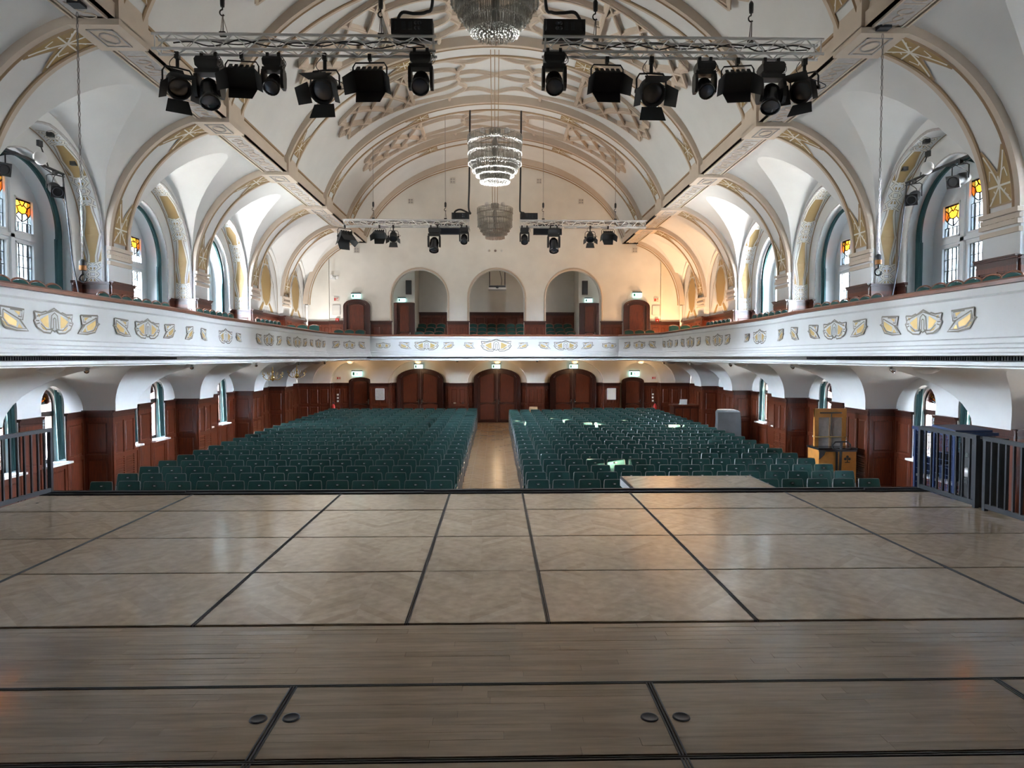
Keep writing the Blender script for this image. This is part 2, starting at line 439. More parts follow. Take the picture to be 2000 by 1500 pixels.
# ---- nave vault
PA, PBv, PZ = 6.5, 4.9, 8.0
RA, RB = 6.4, 4.63
def ell(th, a, b): return (a*cos(th), PZ+b*sin(th))
def vp(X, y, h=0):      # point on the nave vault at x=X, h below the surface
    a, b = PA-h, PBv-h; t = max(-1, min(1, X/a)); return (X, y, PZ+b*sqrt(max(0, 1-t*t)))
def rp(u, v, N, h=0):     # nave rib underside: u in -1..1 across the hall, v along y
    th = pi/2-u*(pi/2-.235); x, z = ell(th, RA-h, RB-h); return (x, N+v, z)
th0 = math.acos(6.3/6.5)
cv = MB()
cv.grid([[(*(lambda q: (q[0], y, q[1]))(ell(t, PA, PBv)),) for t in lin(th0, pi-th0, 49)] for y in lin(-6.75, YB+.1, 60)])
cv.box(-10.4, 10.4, -6.8, 38.3, 13.25, 13.4); cv.box(-10.4, 10.4, 38.1, 38.3, 0, 13.3)
ceiling = struct('ceiling', cv, 'plaster', 'white barrel vault of the nave with stucco ribs and coffers', 'ceiling')
def ribbon(mb, fn, path, w, h, m=0, n=6):   # thin flat ribbon laid on a mapped surface
    pts = []
    for a, b in zip(path, path[1:]):
        for k in range(n): pts.append((lerp(a[0], b[0], k/n), lerp(a[1], b[1], k/n)))
    pts.append(path[-1]); L, R = [], []
    for i, p in enumerate(pts):
        q0, q1 = pts[max(i-1, 0)], pts[min(i+1, len(pts)-1)]
        d = Vector((q1[0]-q0[0], q1[1]-q0[1])); d = d.normalized() if d.length > 1e-9 else Vector((1, 0))
        L.append(fn(p[0]-d.y*w/2, p[1]+d.x*w/2, h)); R.append(fn(p[0]+d.y*w/2, p[1]-d.x*w/2, h))
    mb.grid([L, R], m, False)
def fillband(mb, fn, rows, h, m=0, n=4):     # rows of (u, v0, v1)
    P = []
    for (u0, a0, b0), (u1, a1, b1) in zip(rows, rows[1:]):
        for k in range(n):
            t = k/n; P.append((lerp(u0, u1, t), lerp(a0, a1, t), lerp(b0, b1, t)))
    P.append(rows[-1])
    mb.grid([[fn(u, lerp(a, b, t), h) for t in (0, .25, .5, .75, 1)] for u, a, b in P], m, False)
def star(fn, L, wd):
    """painted swallow-tailed star panel; fn(u, v, h) in metres with u from the square end"""
    mb = MB(); w = wd/2
    fillband(mb, fn, [(0, -w, w), (.55*L, -w, w)], .004, 0)
    fillband(mb, fn, [(.55*L, -w, 0), (L, -w, -w*.86)], .004, 0); fillband(mb, fn, [(.55*L, 0, w), (L, w*.86, w)], .004, 0)
    c = (.33*L, 0)
    for p in ((0, -w*.95), (0, w*.95), (0, 0), (.33*L, -w), (.33*L, w), (.9*L, -w*.85), (.9*L, w*.85), (.5*L, 0)):
        ribbon(mb, fn, [c, p], .035, .010, 1, 4)
    for sgn in (-1, 1):
        ribbon(mb, fn, [(.12*L, sgn*.72*w), (.2*L, sgn*.35*w), (.26*L, sgn*.5*w)], .022, .010, 1, 3)
        ribbon(mb, fn, [(.45*L, sgn*.75*w), (.62*L, sgn*.62*w), (.58*L, sgn*.42*w)], .022, .010, 1, 3)
        ribbon(mb, fn, [(0, sgn*w), (L, sgn*w)], .035, .012, 2, 10); ribbon(mb, fn, [(.55*L, 0), (L, sgn*.86*w)], .025, .010, 2, 5)
    ribbon(mb, fn, [(0, -w), (0, w)], .035, .012, 2, 6)
    return mb
STARM = ['gold_paint', 'line_white', 'mould_brown']
def rib_mesh(fn, us, hw, depth, ctr=.62):
    """underside (white centre, beige borders), two cheeks"""
    mb = MB(); c = hw*ctr
    mb.grid([[fn(u, v, 0) for v in (-c, 0, c)] for u in us], 0)
    for sg in (-1, 1):
        mb.grid([[fn(u, sg*v, h) for v, h in ((c+.05, .015), (hw, .015))] for u in us], 1, False)
        mb.grid([[fn(u, sg*v, h) for v, h in ((c, 0), (c, .03), (c+.03, .045), (c+.05, .015))] for u in us], 3, False)
        mb.grid([[fn(u, sg*hw, h) for h in (.015, -depth)] for u in us], 2)
    return mb
RIBM = ['plaster', 'plaster_rib', 'plaster_rib', 'mould_brown']
VIS = [N for N in NODE if N > 5]
for N in NODE[1:]:
    wallrib = N > 34
    NN = N-.22 if wallrib else N; hw = .22 if wallrib else .46
    fn = lambda u, v, h, NN=NN: rp(u, v, NN, h)
    nave = part('transverse_rib', rib_mesh(fn, lin(-1, 1, 49), hw, .42), RIBM, ceiling)
    if N > 5 and not wallrib:
        for sg in (-1, 1):
            g = lambda u, v, h, NN=NN, sg=sg: rp(sg*(1-.055-u/9.2), v, NN, h+.02)
            part('star_ornament', star(g, 1.15, .56), STARM, nave)
            g2 = lambda u, v, h, NN=NN, sg=sg: rp(sg*(.30+u/9.2), v, NN, h+.02)
            part('star_ornament', star(g2, 1.0, .50), STARM, nave)
    for s in (-1, 1):
        def af(u, v, h, NN=NN, s=s):
            th = u*1.308; a, b = 2.80-h, 3.06-h
            return (s*(VC+a*cos(th)), NN+v, VZ+b*sin(th))
        ar = part('aisle_rib', rib_mesh(af, lin(0, 1, 25), hw, .22), RIBM, walls[s])
        if N > 5 and not wallrib:
            LA = 3.9
            part('star_ornament', star(lambda u, v, h: af(.985-u/LA, v, h+.01), 1.1, .58), STARM, ar)
            part('star_ornament', star(lambda u, v, h: af(.04+u/LA, v, h+.01), 1.0, .58), STARM, ar)
            cb = MB()
            cb.prism([(s*9.02, NN-.46, 5.84), (s*9.02, NN+.46, 5.84), (s*9.02, NN+.46, 5.42), (s*9.02, NN-.46, 5.42)], (s*.09, 0, 0))
            for z, d in ((5.80, .10), (5.70, .06), (5.60, .09), (5.46, .07)): cb.box(*sorted((s*(9.02-d), s*9.03)), NN-.49, NN+.49, z-.045, z+.04)
            for k in range(7): cb.box(*sorted((s*8.965, s*9.03)), NN-.42+.13*k, NN-.37+.13*k, 5.63, 5.68)
            part('corbel', cb, 'plaster_rib', ar)
# ---- longitudinal beams
for s in (-1, 1):
    mb = MB(); X = lambda a, b: sorted((s*a, s*b))
    mb.box(*X(6.22, 6.95), -6.75, YB, 8.80, 9.05); mb.prism([(s*6.22, -6.75, 8.80), (s*6.30, -6.75, 9.24), (s*6.95, -6.75, 9.24), (s*6.95, -6.75, 8.80)], (0, YB+6.75, 0))
    beam = struct('trim_beam_'+SIDE[s], mb, 'plaster_rib', '%s longitudinal beam carrying the nave vault, with ornament panels below' % SIDE[s], 'beam')
    for a, b in zip(NODE[2:], NODE[3:]):
        q = MB(); q.box(*X(6.36, 6.78), a+.62, b-.62, 8.775, 8.80, 0)
        k = a+.9
        rr = random.Random(int(a*10))
        while k < b-1.1:
            q.box(*X(6.40, 6.74), k, k+.02, 8.765, 8.775, 1)
            for j in range(3):
                pp = [(s*(6.57+.13*cos(t)*(1 if j != 1 else .6)), k+.25+j*.22+.09*sin(t), 8.768) for t in lin(0, 2*pi*.8, 9)]
                q.tube(pp, .012, 4, 1)
            k += .85
        part('ornament_panel', q, ['plaster_grey', 'plaster_rib'], beam)
        q = MB()
        for x in (6.33, 6.81, 6.90): q.box(*X(x-.018, x+.018), a+.55, b-.55, 8.765, 8.80)
        part('edge_moulding', q, 'plaster_rib', beam)
        q = MB(); q.bar((s*6.275, a+.62, 9.22), (s*6.275, b-.62, 9.22), .045, .05); part('cornice_line', q, 'mould_brown', beam)
    for N in NODE[2:-1]:
        q = MB(); q.box(*X(6.16, 6.99), N-.5, N+.5, 8.70, 8.82, 0)
        for d in (.33, ): 
            q.box(*X(6.36, 6.80), N-d, N-d+.03, 8.685, 8.70, 1); q.box(*X(6.36, 6.80), N+d-.03, N+d, 8.685, 8.70, 1)
            for x in (6.36, 6.77): q.box(*X(x, x+.03), N-d, N+d, 8.685, 8.70, 1)
        q.tube([(s*(6.58+.14*cos(t)), N+.2*sin(t), 8.69) for t in lin(0, 2*pi, 13)], .014, 4, 1)
        q.box(*X(6.16, 6.36), N-.5, N+.5, 8.80, 9.3, 0)
        part('node_block', q, ['plaster_rib', 'plaster_grey'], beam)
# ---- stucco coffers
def strap(yc, path, w=.11, h=.16):
    mb = MB()
    P = [path[0]]
    for a, b in zip(path, path[1:]):
        n = max(1, int(math.hypot(b[0]-a[0], b[1]-a[1])/.3))
        for k in range(1, n+1): P.append((lerp(a[0], b[0], k/n), lerp(a[1], b[1], k/n)))
    rows = []
    for i, p in enumerate(P):
        q0, q1 = P[max(i-1, 0)], P[min(i+1, len(P)-1)]
        d = Vector((q1[0]-q0[0], q1[1]-q0[1])).normalized(); nx, ny = -d.y, d.x
        rows.append([vp(p[0]+nx*o, yc+p[1]+ny*o, hh) for o, hh in ((w/2, -.03), (w/2, h*.75), (w*.28, h*.8), (w*.28, h), (-w*.28, h), (-w*.28, h*.8), (-w/2, h*.75), (-w/2, -.03))])
    mb.grid(rows, 0, False); return mb
def c2(pts, n=4): return [(p[0], p[1]) for p in smooth([(a, b, 0) for a, b in pts], n)]
for i in (3, 4, 5, 6, 7):
    yc, hw = BAYS[i][0], BAYS[i][1]; k = hw/1.9
    def put(path, w=.11, h=(.16 if i < 6 else .115)): part('coffer_strap', strap(yc, [(x, v*k) for x, v in path], w, h), 'plaster_rib', ceiling)
    for sx_ in (-1, 1):
        def Q(p, q): return (sx_*lerp(2.9, 5.1, p), q*lerp(1.35, .75, p))
        for q in (-1, 1):
            put([Q(1, q*1.0), Q(.5, q), Q(0, q)]+[(sx_*a, q*b) for a, b in c2([(2.9, 1.35), (2.2, 1.5), (1.6, 1.52), (1.15, 1.2), (.62, 1.18), (0, 1.62)])])
            put([(sx_*a, q*b) for a, b in c2([(1.32, .0), (1.22, .30), (1.38, .62), (1.75, .80), (2.2, .84), (2.9, .80)])])
            put([(sx_*a, q*b) for a, b in c2([(1.22, .30), (.70, .34), (0, 0)])]); put([(sx_*a, q*b) for a, b in c2([(1.15, 1.2), (1.02, .9), (1.25, .5)])])
            put([(sx_*1.62, q*1.5), (sx_*1.66, q*1.9)])
        if i < 7: put([(sx_*2.9, 0), (sx_*1.32, 0)])
        put([(sx_*5.1, -.75), (sx_*5.0, -.4), (sx_*5.25, 0), (sx_*5.0, .4), (sx_*5.1, .75)]); put([Q(0, -1), Q(0, 1)])
        for p0 in (-.34, 0, .33, .66):
            for q in (-1, 1):
                t0 = max(0, -p0/.5); t1 = min(1, (1-p0)/.5)
                put([Q(p0+.5*t, q*(2*t-1)) for t in lin(t0, t1, 4)], .08, .13)
# ---- gallery front
def gal_path():
    h = [(6.66, -6.7), (6.66, 14.4), (6.68, 15.3), (6.76, 16.2), (6.88, 17.2), (6.93, 18.2), (6.93, 23), (6.93, 29.2), (5.64, 32.1)]
    return [(-x, y) for x, y in h]+[(0, 32.1)]+h[::-1]
GP = gal_path()
def gal_norm(i):
    def seg(a, b): d = Vector((b[0]-a[0], b[1]-a[1])).normalized(); return Vector((d.y, -d.x))
    n = []
    if i > 0: n.append(seg(GP[i-1], GP[i]))
    if i < len(GP)-1: n.append(seg(GP[i], GP[i+1]))
    if len(n) == 1: return n[0]
    m = (n[0]+n[1]).normalized(); return m/max(.4, m.dot(n[0]))
GN = [gal_norm(i) for i in range(len(GP))]
def sweep(prof, m=0, mb=None, closed=False):
    mb = mb or MB(); pr = prof+[prof[0]] if closed else prof
    for (d0, z0), (d1, z1) in zip(pr, pr[1:]):
        mb.grid([[(p[0]+n.x*d, p[1]+n.y*d, z) for p, n in zip(GP, GN)] for d, z in ((d0, z0), (d1, z1))], m, False)
    return mb
fr = sweep([(-.14, 3.36), (-.14, 4.20), (.03, 4.20), (.03, 4.10), (0, 4.07), (0, 3.52), (.035, 3.50), (.035, 3.44), (.07, 3.42), (.07, 3.38), (.11, 3.36), (.11, 3.32), (.14, 3.30), (.14, 3.275), (-.02, 3.27)])
balc = struct('trim_gallery_front', fr, 'plaster', 'white curved gallery front running around three sides with gilded ornament band', 'balcony')
part('hand_rail', sweep([(-.17, 4.20), (-.17, 4.255), (-.13, 4.28), (.06, 4.28), (.085, 4.255), (.085, 4.205)], closed=True), 'wood_rail', balc, 'polished brown wooden rail')
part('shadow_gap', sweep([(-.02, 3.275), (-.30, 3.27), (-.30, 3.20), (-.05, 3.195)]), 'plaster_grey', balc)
sl_ = MB()
for s in (-1, 1):
    for k in range(190): sl_.box(*sorted((s*6.86, s*6.94)), 5+.055*k, 5.02+.055*k, 3.205, 3.262)
part('slot_grille', sl_, 'anthracite', balc, kind='stuff')
part('fascia_band', sweep([(-.05, 3.195), (.02, 3.19), (.02, 3.135), (-.04, 3.12), (-.5, 3.12)]), 'plaster', balc)
def orn(kind, sc=1.0):   # 2-D relief ornaments: (outline, gold patches, strokes)
    if kind == 'shield':
        out = [(-.46, .13), (-.30, .12), (-.2, .145), (-.16, .135), (0, .20), (.16, .135), (.2, .145), (.30, .12), (.46, .13), (.43, .03), (.47, 0), (.40, -.10), (.26, -.165), (.10, -.175), (.05, -.12), (0, -.15), (-.05, -.12), (-.10, -.175), (-.26, -.165), (-.40, -.10), (-.47, 0), (-.43, .03)]
        gold = [[(-.34, .015), (-.15, .10), (-.14, -.10), (-.24, -.075)], [(.34, .015), (.15, .10), (.14, -.10), (.24, -.075)], [(-.40, .10), (-.30, .09), (-.36, .05)], [(.40, .10), (.30, .09), (.36, .05)], [(-.34, -.06), (-.28, -.12), (-.17, -.14), (-.25, -.10)], [(.34, -.06), (.28, -.12), (.17, -.14), (.25, -.10)]]
        st = [[(-.10, -.11), (-.07, .09), (0, .135), (.07, .09), (.10, -.11), (.03, -.10), (.03, .04), (0, .06), (-.03, .04), (-.03, -.10), (-.10, -.11)], [(-.42, .06), (-.15, .13), (0, .17), (.15, .13), (.42, .06)], [(-.44, 0), (-.36, .0)], [(.44, 0), (.36, 0)], [(-.42, -.05), (-.35, -.03)], [(.42, -.05), (.35, -.03)], [(-.05, -.12), (-.2, -.12), (-.33, -.04)], [(.05, -.12), (.2, -.12), (.33, -.04)]]
    else:
        out = [(-.27, .16), (.22, .14), (.18, -.01), (.12, .0), (.30, -.16), (.05, -.16), (-.18, -.12), (-.27, 0), (-.33, .02), (-.26, .04)]
        gold = [[(-.20, .08), (.06, -.03), (.04, -.10), (-.10, -.08), (-.20, .0)], [(.0, .115), (.13, .105), (.11, .05)], [(-.24, -.03), (-.17, -.10), (-.08, -.12), (-.14, -.07)], [(.10, -.06), (.18, -.13), (.07, -.12)]]
        st = [[(-.22, .12), (.10, -.0), (.24, -.13), (.05, -.13), (-.14, -.09), (-.23, .01), (-.22, .12)], [(-.08, .13), (.17, .12), (.15, .03), (.08, .04)], [(-.30, .02), (-.24, .0)]]
        if kind == 'flip': out, gold, st = [[(-x, y) for x, y in L] for L in [out]][0], [[(-x, y) for x, y in L] for L in gold], [[(-x, y) for x, y in L] for L in st]
    return out, gold, st
def ornament(kind, fn, sc=1.0):
    out, gold, st = orn(kind); mb = MB(); S = lambda L: [(a*sc, b*sc) for a, b in L]
    o = S(out); A = [fn(u, v, .002) for u, v in o]; B = [fn(u, v, .012) for u, v in o]; n = len(o)
    mb.poly(B, 0)
    for i in range(n): mb.quad(A[i], A[(i+1) % n], B[(i+1) % n], B[i], 1)
    ribbon(mb, fn, o+[o[0]], .026*sc, .015, 1, 1)
    for g in gold: mb.poly([fn(u, v, .017) for u, v in S(g)], 2)
    for L in st: ribbon(mb, fn, S(L), .019*sc, .019, 1, 1)
    return mb
def gal_place(x, y, tx, ty):
    t = Vector((tx, ty)).normalized(); n = Vector((t.y, -t.x))
    return lambda u, v, h: (x+t.x*u+n.x*h, y+t.y*u+n.y*h, 3.785+v)
ORNM = ['plaster', 'line_paint', 'gold_leaf']
def galx(y):
    for (x0, y0), (x1, y1) in zip(GP, GP[1:8]):
        if y0 <= y <= y1: return -x0+(x0-x1)*(y-y0)/(y1-y0)
    return 6.93
seqL = [(6.1, 'z', 1), (7.2, 'shield', 1), (8.4, 'flip', 1), (9.95, 'z', 1), (10.85, 'shield', 1), (11.75, 'flip', 1), (12.8, 'z', .95), (13.72, 'shield', 1), (14.63, 'flip', .9), (15.7, 'flip', .9), (16.75, 'z', .85), (18.35, 'shield', 1), (19.3, 'z', .7), (20.95, 'z', .9), (21.85, 'shield', 1), (22.85, 'flip', .9), (23.95, 'z', .9), (24.95, 'shield', 1), (25.95, 'flip', .9), (26.9, 'z', .8), (27.9, 'shield', .9), (28.8, 'flip', .8)]
for y, k, sc in seqL:
    dx = (galx(y+.2)-galx(y-.2))/.4
    part('relief_ornament', ornament(k, gal_place(-galx(y), y, -dx, 1), sc), ORNM, balc)
    part('relief_ornament', ornament({'z': 'flip', 'flip': 'z'}.get(k, k), gal_place(galx(y), y, -dx, -1), sc), ORNM, balc)
for f, k in ((.2, 'flip'), (.5, 'shield'), (.8, 'z')):
    for s in (-1, 1):
        x, y = lerp(6.93, 5.64, f), lerp(29.2, 32.1, f)
        part('relief_ornament', ornament(k if s < 0 else {'z': 'flip', 'flip': 'z'}.get(k, k), gal_place(s*x, y, 1.29, 2.9*(-s)), .9), ORNM, balc)
for X, k, sc in ((-5.05, 'shield', .75), (-4.07, 'z', 1), (-3.1, 'shield', 1.25), (-2.14, 'flip', 1), (-1.16, 'z', .9), (.05, 'shield', 1.6), (1.25, 'flip', .9), (2.25, 'z', 1), (3.21, 'shield', 1.25), (4.19, 'flip', 1), (5.19, 'shield', .75)):
    part('relief_ornament', ornament(k, gal_place(X, 32.1, 1, 0), sc*.92), ORNM, balc)
# ================================================================ WINDOWS
WHERE = ['', '', 'beside the stage, third from it', 'beside the stage front', 'nearest the stage truss', 'second from the stage truss', 'last before the painted arches']
wn = 0
def leaded(mb, glass_mb, x, y0, y1, z0, z1, nc, nr, s):
    """lead grid between y0..y1, z0..z1 as bars"""
    for i in range(nc+1):
        y = lerp(y0, y1, i/nc); mb.box(*sorted((s*x, s*(x+.02))), y-.006, y+.006, z0, z1)
    for j in range(nr+1):
        z = lerp(z0, z1, j/nr); mb.box(*sorted((s*x, s*(x+.02))), y0, y1, z-.006, z+.006)
FLOWER = [  # stained flower at the head of a light, unit square (u right, v down), colour index
    ([(0, 0), (1, 0), (1, .05), (0, .05)], 5), ([(0, .05), (.30, .05), (.42, .22), (.2, .34), (0, .2)], 4), ([(1, .05), (.70, .05), (.58, .22), (.8, .34), (1, .2)], 4),
    ([(.30, .05), (.70, .05), (.58, .22), (.5, .30), (.42, .22)], 3), ([(.42, .22), (.5, .30), (.58, .22), (.8, .34), (.72, .55), (.5, .62), (.28, .55), (.2, .34)], 3),
    ([(0, .2), (.2, .34), (.28, .55), (.14, .72), (0, .55)], 4), ([(1, .2), (.8, .34), (.72, .55), (.86, .72), (1, .55)], 3),
    ([(.28, .55), (.5, .62), (.5, .95), (.3, .85), (.14, .72)], 7), ([(.72, .55), (.5, .62), (.5, .95), (.7, .85), (.86, .72)], 2)]
PANES = ['pane_clear', 'pane_blue', 'pane_pale', 'pane_orange', 'pane_yellow', 'pane_red', 'pane_open', 'pane_white', 'pane_dim', 'pane_bright']
BRIGHT = False
def flower(pane_fn, lead_mb, x, y0, y1, z1, h, s):
    for poly, ci in FLOWER:
        pts = [(s*(x+.01), lerp(y0, y1, u), z1-h*v) for u, v in poly]
        pane_fn(pts, 9 if BRIGHT and ci == 7 else ci)
        for a, b in zip(pts, pts[1:]+pts[:1]): lead_mb.bar(a, b, .012, .02)
    for k in (0, 1):   # the clear background beside the flower
        pane_fn([(s*(x+.008), lerp(y0, y1, u), z1-h*v) for u, v in ([(0, .55), (.14, .72), (.3, .85), (.5, .95), (.5, 1), (0, 1)] if k else [(1, .55), (.86, .72), (.7, .85), (.5, .95), (.5, 1), (1, 1)])], 7 if k else 2)
for s in (-1, 1):
    for i, (yc, hw, win, blind) in enumerate(BAYS):
        if not win: continue
        wn += 1; BRIGHT = i == 5
        root = thing('window_%d' % wn, 'tall three-light leaded window of the %s gallery, %s' % (SIDE[s], WHERE[i]), 'window', (s*10.28, yc, 4.1)); root['kind'] = 'structure'
        fr = MB(); single = i in (4, 5); rng = random.Random(i*7+s)
        ys = [yc-hw+.35, yc+hw-.35]
        for a, b, zt in LIGHTS: ys += [yc+a, yc+b]
        def ff(y, yc=yc):
            for a, b, zt in LIGHTS:
                if a < y-yc < b: return [(3.36, 4.15), (5.74, 5.93), (zt, 7.9)]
            return [(3.36, 7.9)]
        colwall(fr, ys, ff, lambda u, z: (s*10.22, u, z))
        for a, b, zt in LIGHTS:
            for z0, z1 in ((4.15, 5.74), (5.93, zt)):
                fr.grid([[(s*X, yc+y, z) for y, z in ((a, z0), (b, z0), (b, z1), (a, z1), (a, z0))] for X in (10.22, 10.33)], sm=False)
                for y in (a, b-.035): fr.box(*sorted((s*10.20, s*10.31)), yc+y, yc+y+.035, z0, z1)
                for z in (z0, z1-.035): fr.box(*sorted((s*10.20, s*10.31)), yc+a, yc+b, z, z+.035)
        for y in (-.42, .42): fr.box(*sorted((s*10.17, s*10.23)), yc+y-.06, yc+y+.06, 4.0, 7.0)
        fr.box(*sorted((s*10.17, s*10.23)), yc-1.2, yc+1.2, 5.79, 5.87)
        part('window_frame', fr, 'white_paint', root)
        ld = MB(); jm = [MB() for _ in PANES]
        def pane(pts, ci, root=root, jm=jm, single=single):
            if single:
                q = MB(); q.poly(pts); part('pane', q, PANES[ci], root)
            else: jm[ci].poly(pts)
        for a, b, zt in LIGHTS:
            y0, y1 = yc+a+.035, yc+b-.035
            for z0, z1, nr, fl_ in ((4.185, 5.705, 6, 0), (5.965, zt-.035-.50, 2 if zt > 6.9 else 1, 1)):
                leaded(ld, None, 10.25, y0, y1, z0, z1, 4, nr, s)
                for r in range(nr):
                    for c in range(4):
                        ci = 1 if (c == 0 and rng.random() < .85) else (2 if rng.random() < .25 else 0)
                        if ci == 0: ci = 9 if i == 5 else 7
                        if not fl_ and r == 0 and rng.random() < .5: ci = 2
                        if a < -1: ci = 6 if i == 5 else 8
                        if i == 6: ci = 0
                        ya, yb_ = lerp(y0, y1, c/4), lerp(y0, y1, (c+1)/4); za, zb = lerp(z0, z1, r/nr), lerp(z0, z1, (r+1)/nr)
                        pane([(s*10.26, ya, za), (s*10.26, yb_, za), (s*10.26, yb_, zb), (s*10.26, ya, zb)], ci)
                if fl_ and (a < -1 or i == 6): pane([(s*10.26, y0, zt-.535), (s*10.26, y1, zt-.535), (s*10.26, y1, zt-.035), (s*10.26, y0, zt-.035)], 0)
                elif fl_: flower(pane, ld, 10.25, y0, y1, zt-.035, .50, s)
        part('lead_lattice', ld, 'lead', root, kind='stuff')
        if not single:
            for k, q in enumerate(jm):
                if q.f: part('leaded_glass', q, PANES[k], root)
# small arched windows under the gallery
SMALLW = ['', '', 'far forward', 'beside the stage', 'before the first big pier', 'between first and second big pier', 'between second and third big pier']
for s in (-1, 1):
    for i, (yc, hw, win, blind) in enumerate(BAYS):
        if not win: continue
        for k in (-1, 1):
            wn += 1; c = yc+k*LW[0]
            root = thing('window_%d' % wn, 'narrow round-arched leaded window under the %s gallery, %s of the pair %s' % (SIDE[s], 'rear' if k > 0 else 'front', SMALLW[i]), 'window', (s*10.2, c, LW_SILL)); root['kind'] = 'structure'
            fr = MB(); o1 = jamb_arch(.34, LW_SILL, LW_SPR, .35, 12); o2 = jamb_arch(.28, LW_SILL+.09, LW_SPR, .26, 12)
            fr.grid([[(s*9.86, c+y, z) for y, z in o] for o in (o1, o2)], sm=False); fr.quad((s*9.86, c-.34, LW_SILL), (s*9.86, c+.34, LW_SILL), (s*9.86, c+.34, LW_SILL+.09), (s*9.86, c-.34, LW_SILL+.09))
            fr.grid([[(s*X, c+y, z) for y, z in o2] for X in (9.86, 9.98)], sm=False); fr.box(*sorted((s*9.83, s*9.98)), c-.3, c+.3, 1.95, 2.06)
            part('window_frame', fr, 'wood_dark', root)
            ld = MB(); jm = [MB() for _ in PANES]; rng = random.Random(i*31+k)
            for r in range(6):
                for q in range(3):
                    ya, yb_ = c-.28+.49*q/3, c-.28+.49*(q+1)/3; za, zb = lerp(1.01, 1.95, r/6), lerp(1.01, 1.95, (r+1)/6)
                    ci = 1 if q == (2 if k > 0 else 0) else (2 if rng.random() < .3 else 0)
                    if ci == 0 and i in (4, 5) and not (s > 0 and i == 4 and k < 0): ci = 8 if r < 3 and not (s < 0 and k > 0 and i == 4) else 7
                    jm[ci].poly([(s*9.95, ya, za), (s*9.95, yb_, za), (s*9.95, yb_, zb), (s*9.95, ya, zb)])
            leaded(ld, None, 9.94, c-.28, c+.28, 1.01, 1.95, 3, 6, s)
            A = arch_pts(.28, LW_SPR, .26, 8); cen = (0, 2.20)
            for j, (p, q) in enumerate(zip(A, A[1:])):
                mid = lambda p_, t: (lerp(cen[0], p_[0], t), lerp(cen[1], p_[1], t))
                for t0, t1, ci in ((0, .75, (0, 4, 3, 2)[j % 4]), (.75, 1, 5 if j % 2 else 4)):
                    pp = [mid(p, t0), mid(q, t0), mid(q, t1), mid(p, t1)]; pp = pp[1:] if t0 == 0 else pp
                    pts = [(s*9.95, c+y, z) for y, z in pp]; jm[ci].poly(pts)
                    for a, b in zip(pts, pts[1:]+pts[:1]): ld.bar(a, b, .01, .016)
            jm[0].poly([(s*9.95, c-.28, 2.06), (s*9.95, c+.28, 2.06), (s*9.95, c+.28, 2.2), (s*9.95, c-.28, 2.2)])
            part('lead_lattice', ld, 'lead', root, kind='stuff')
            for n_, q in enumerate(jm):
                if q.f: part('leaded_glass', q, PANES[n_], root)
            if i >= 3:
                sb = MB(); sb.box(*sorted((s*9.50, s*9.95)), c-.46, c+.46, LW_SILL-.045, LW_SILL); part('window_sill', sb, 'sill_white', root)
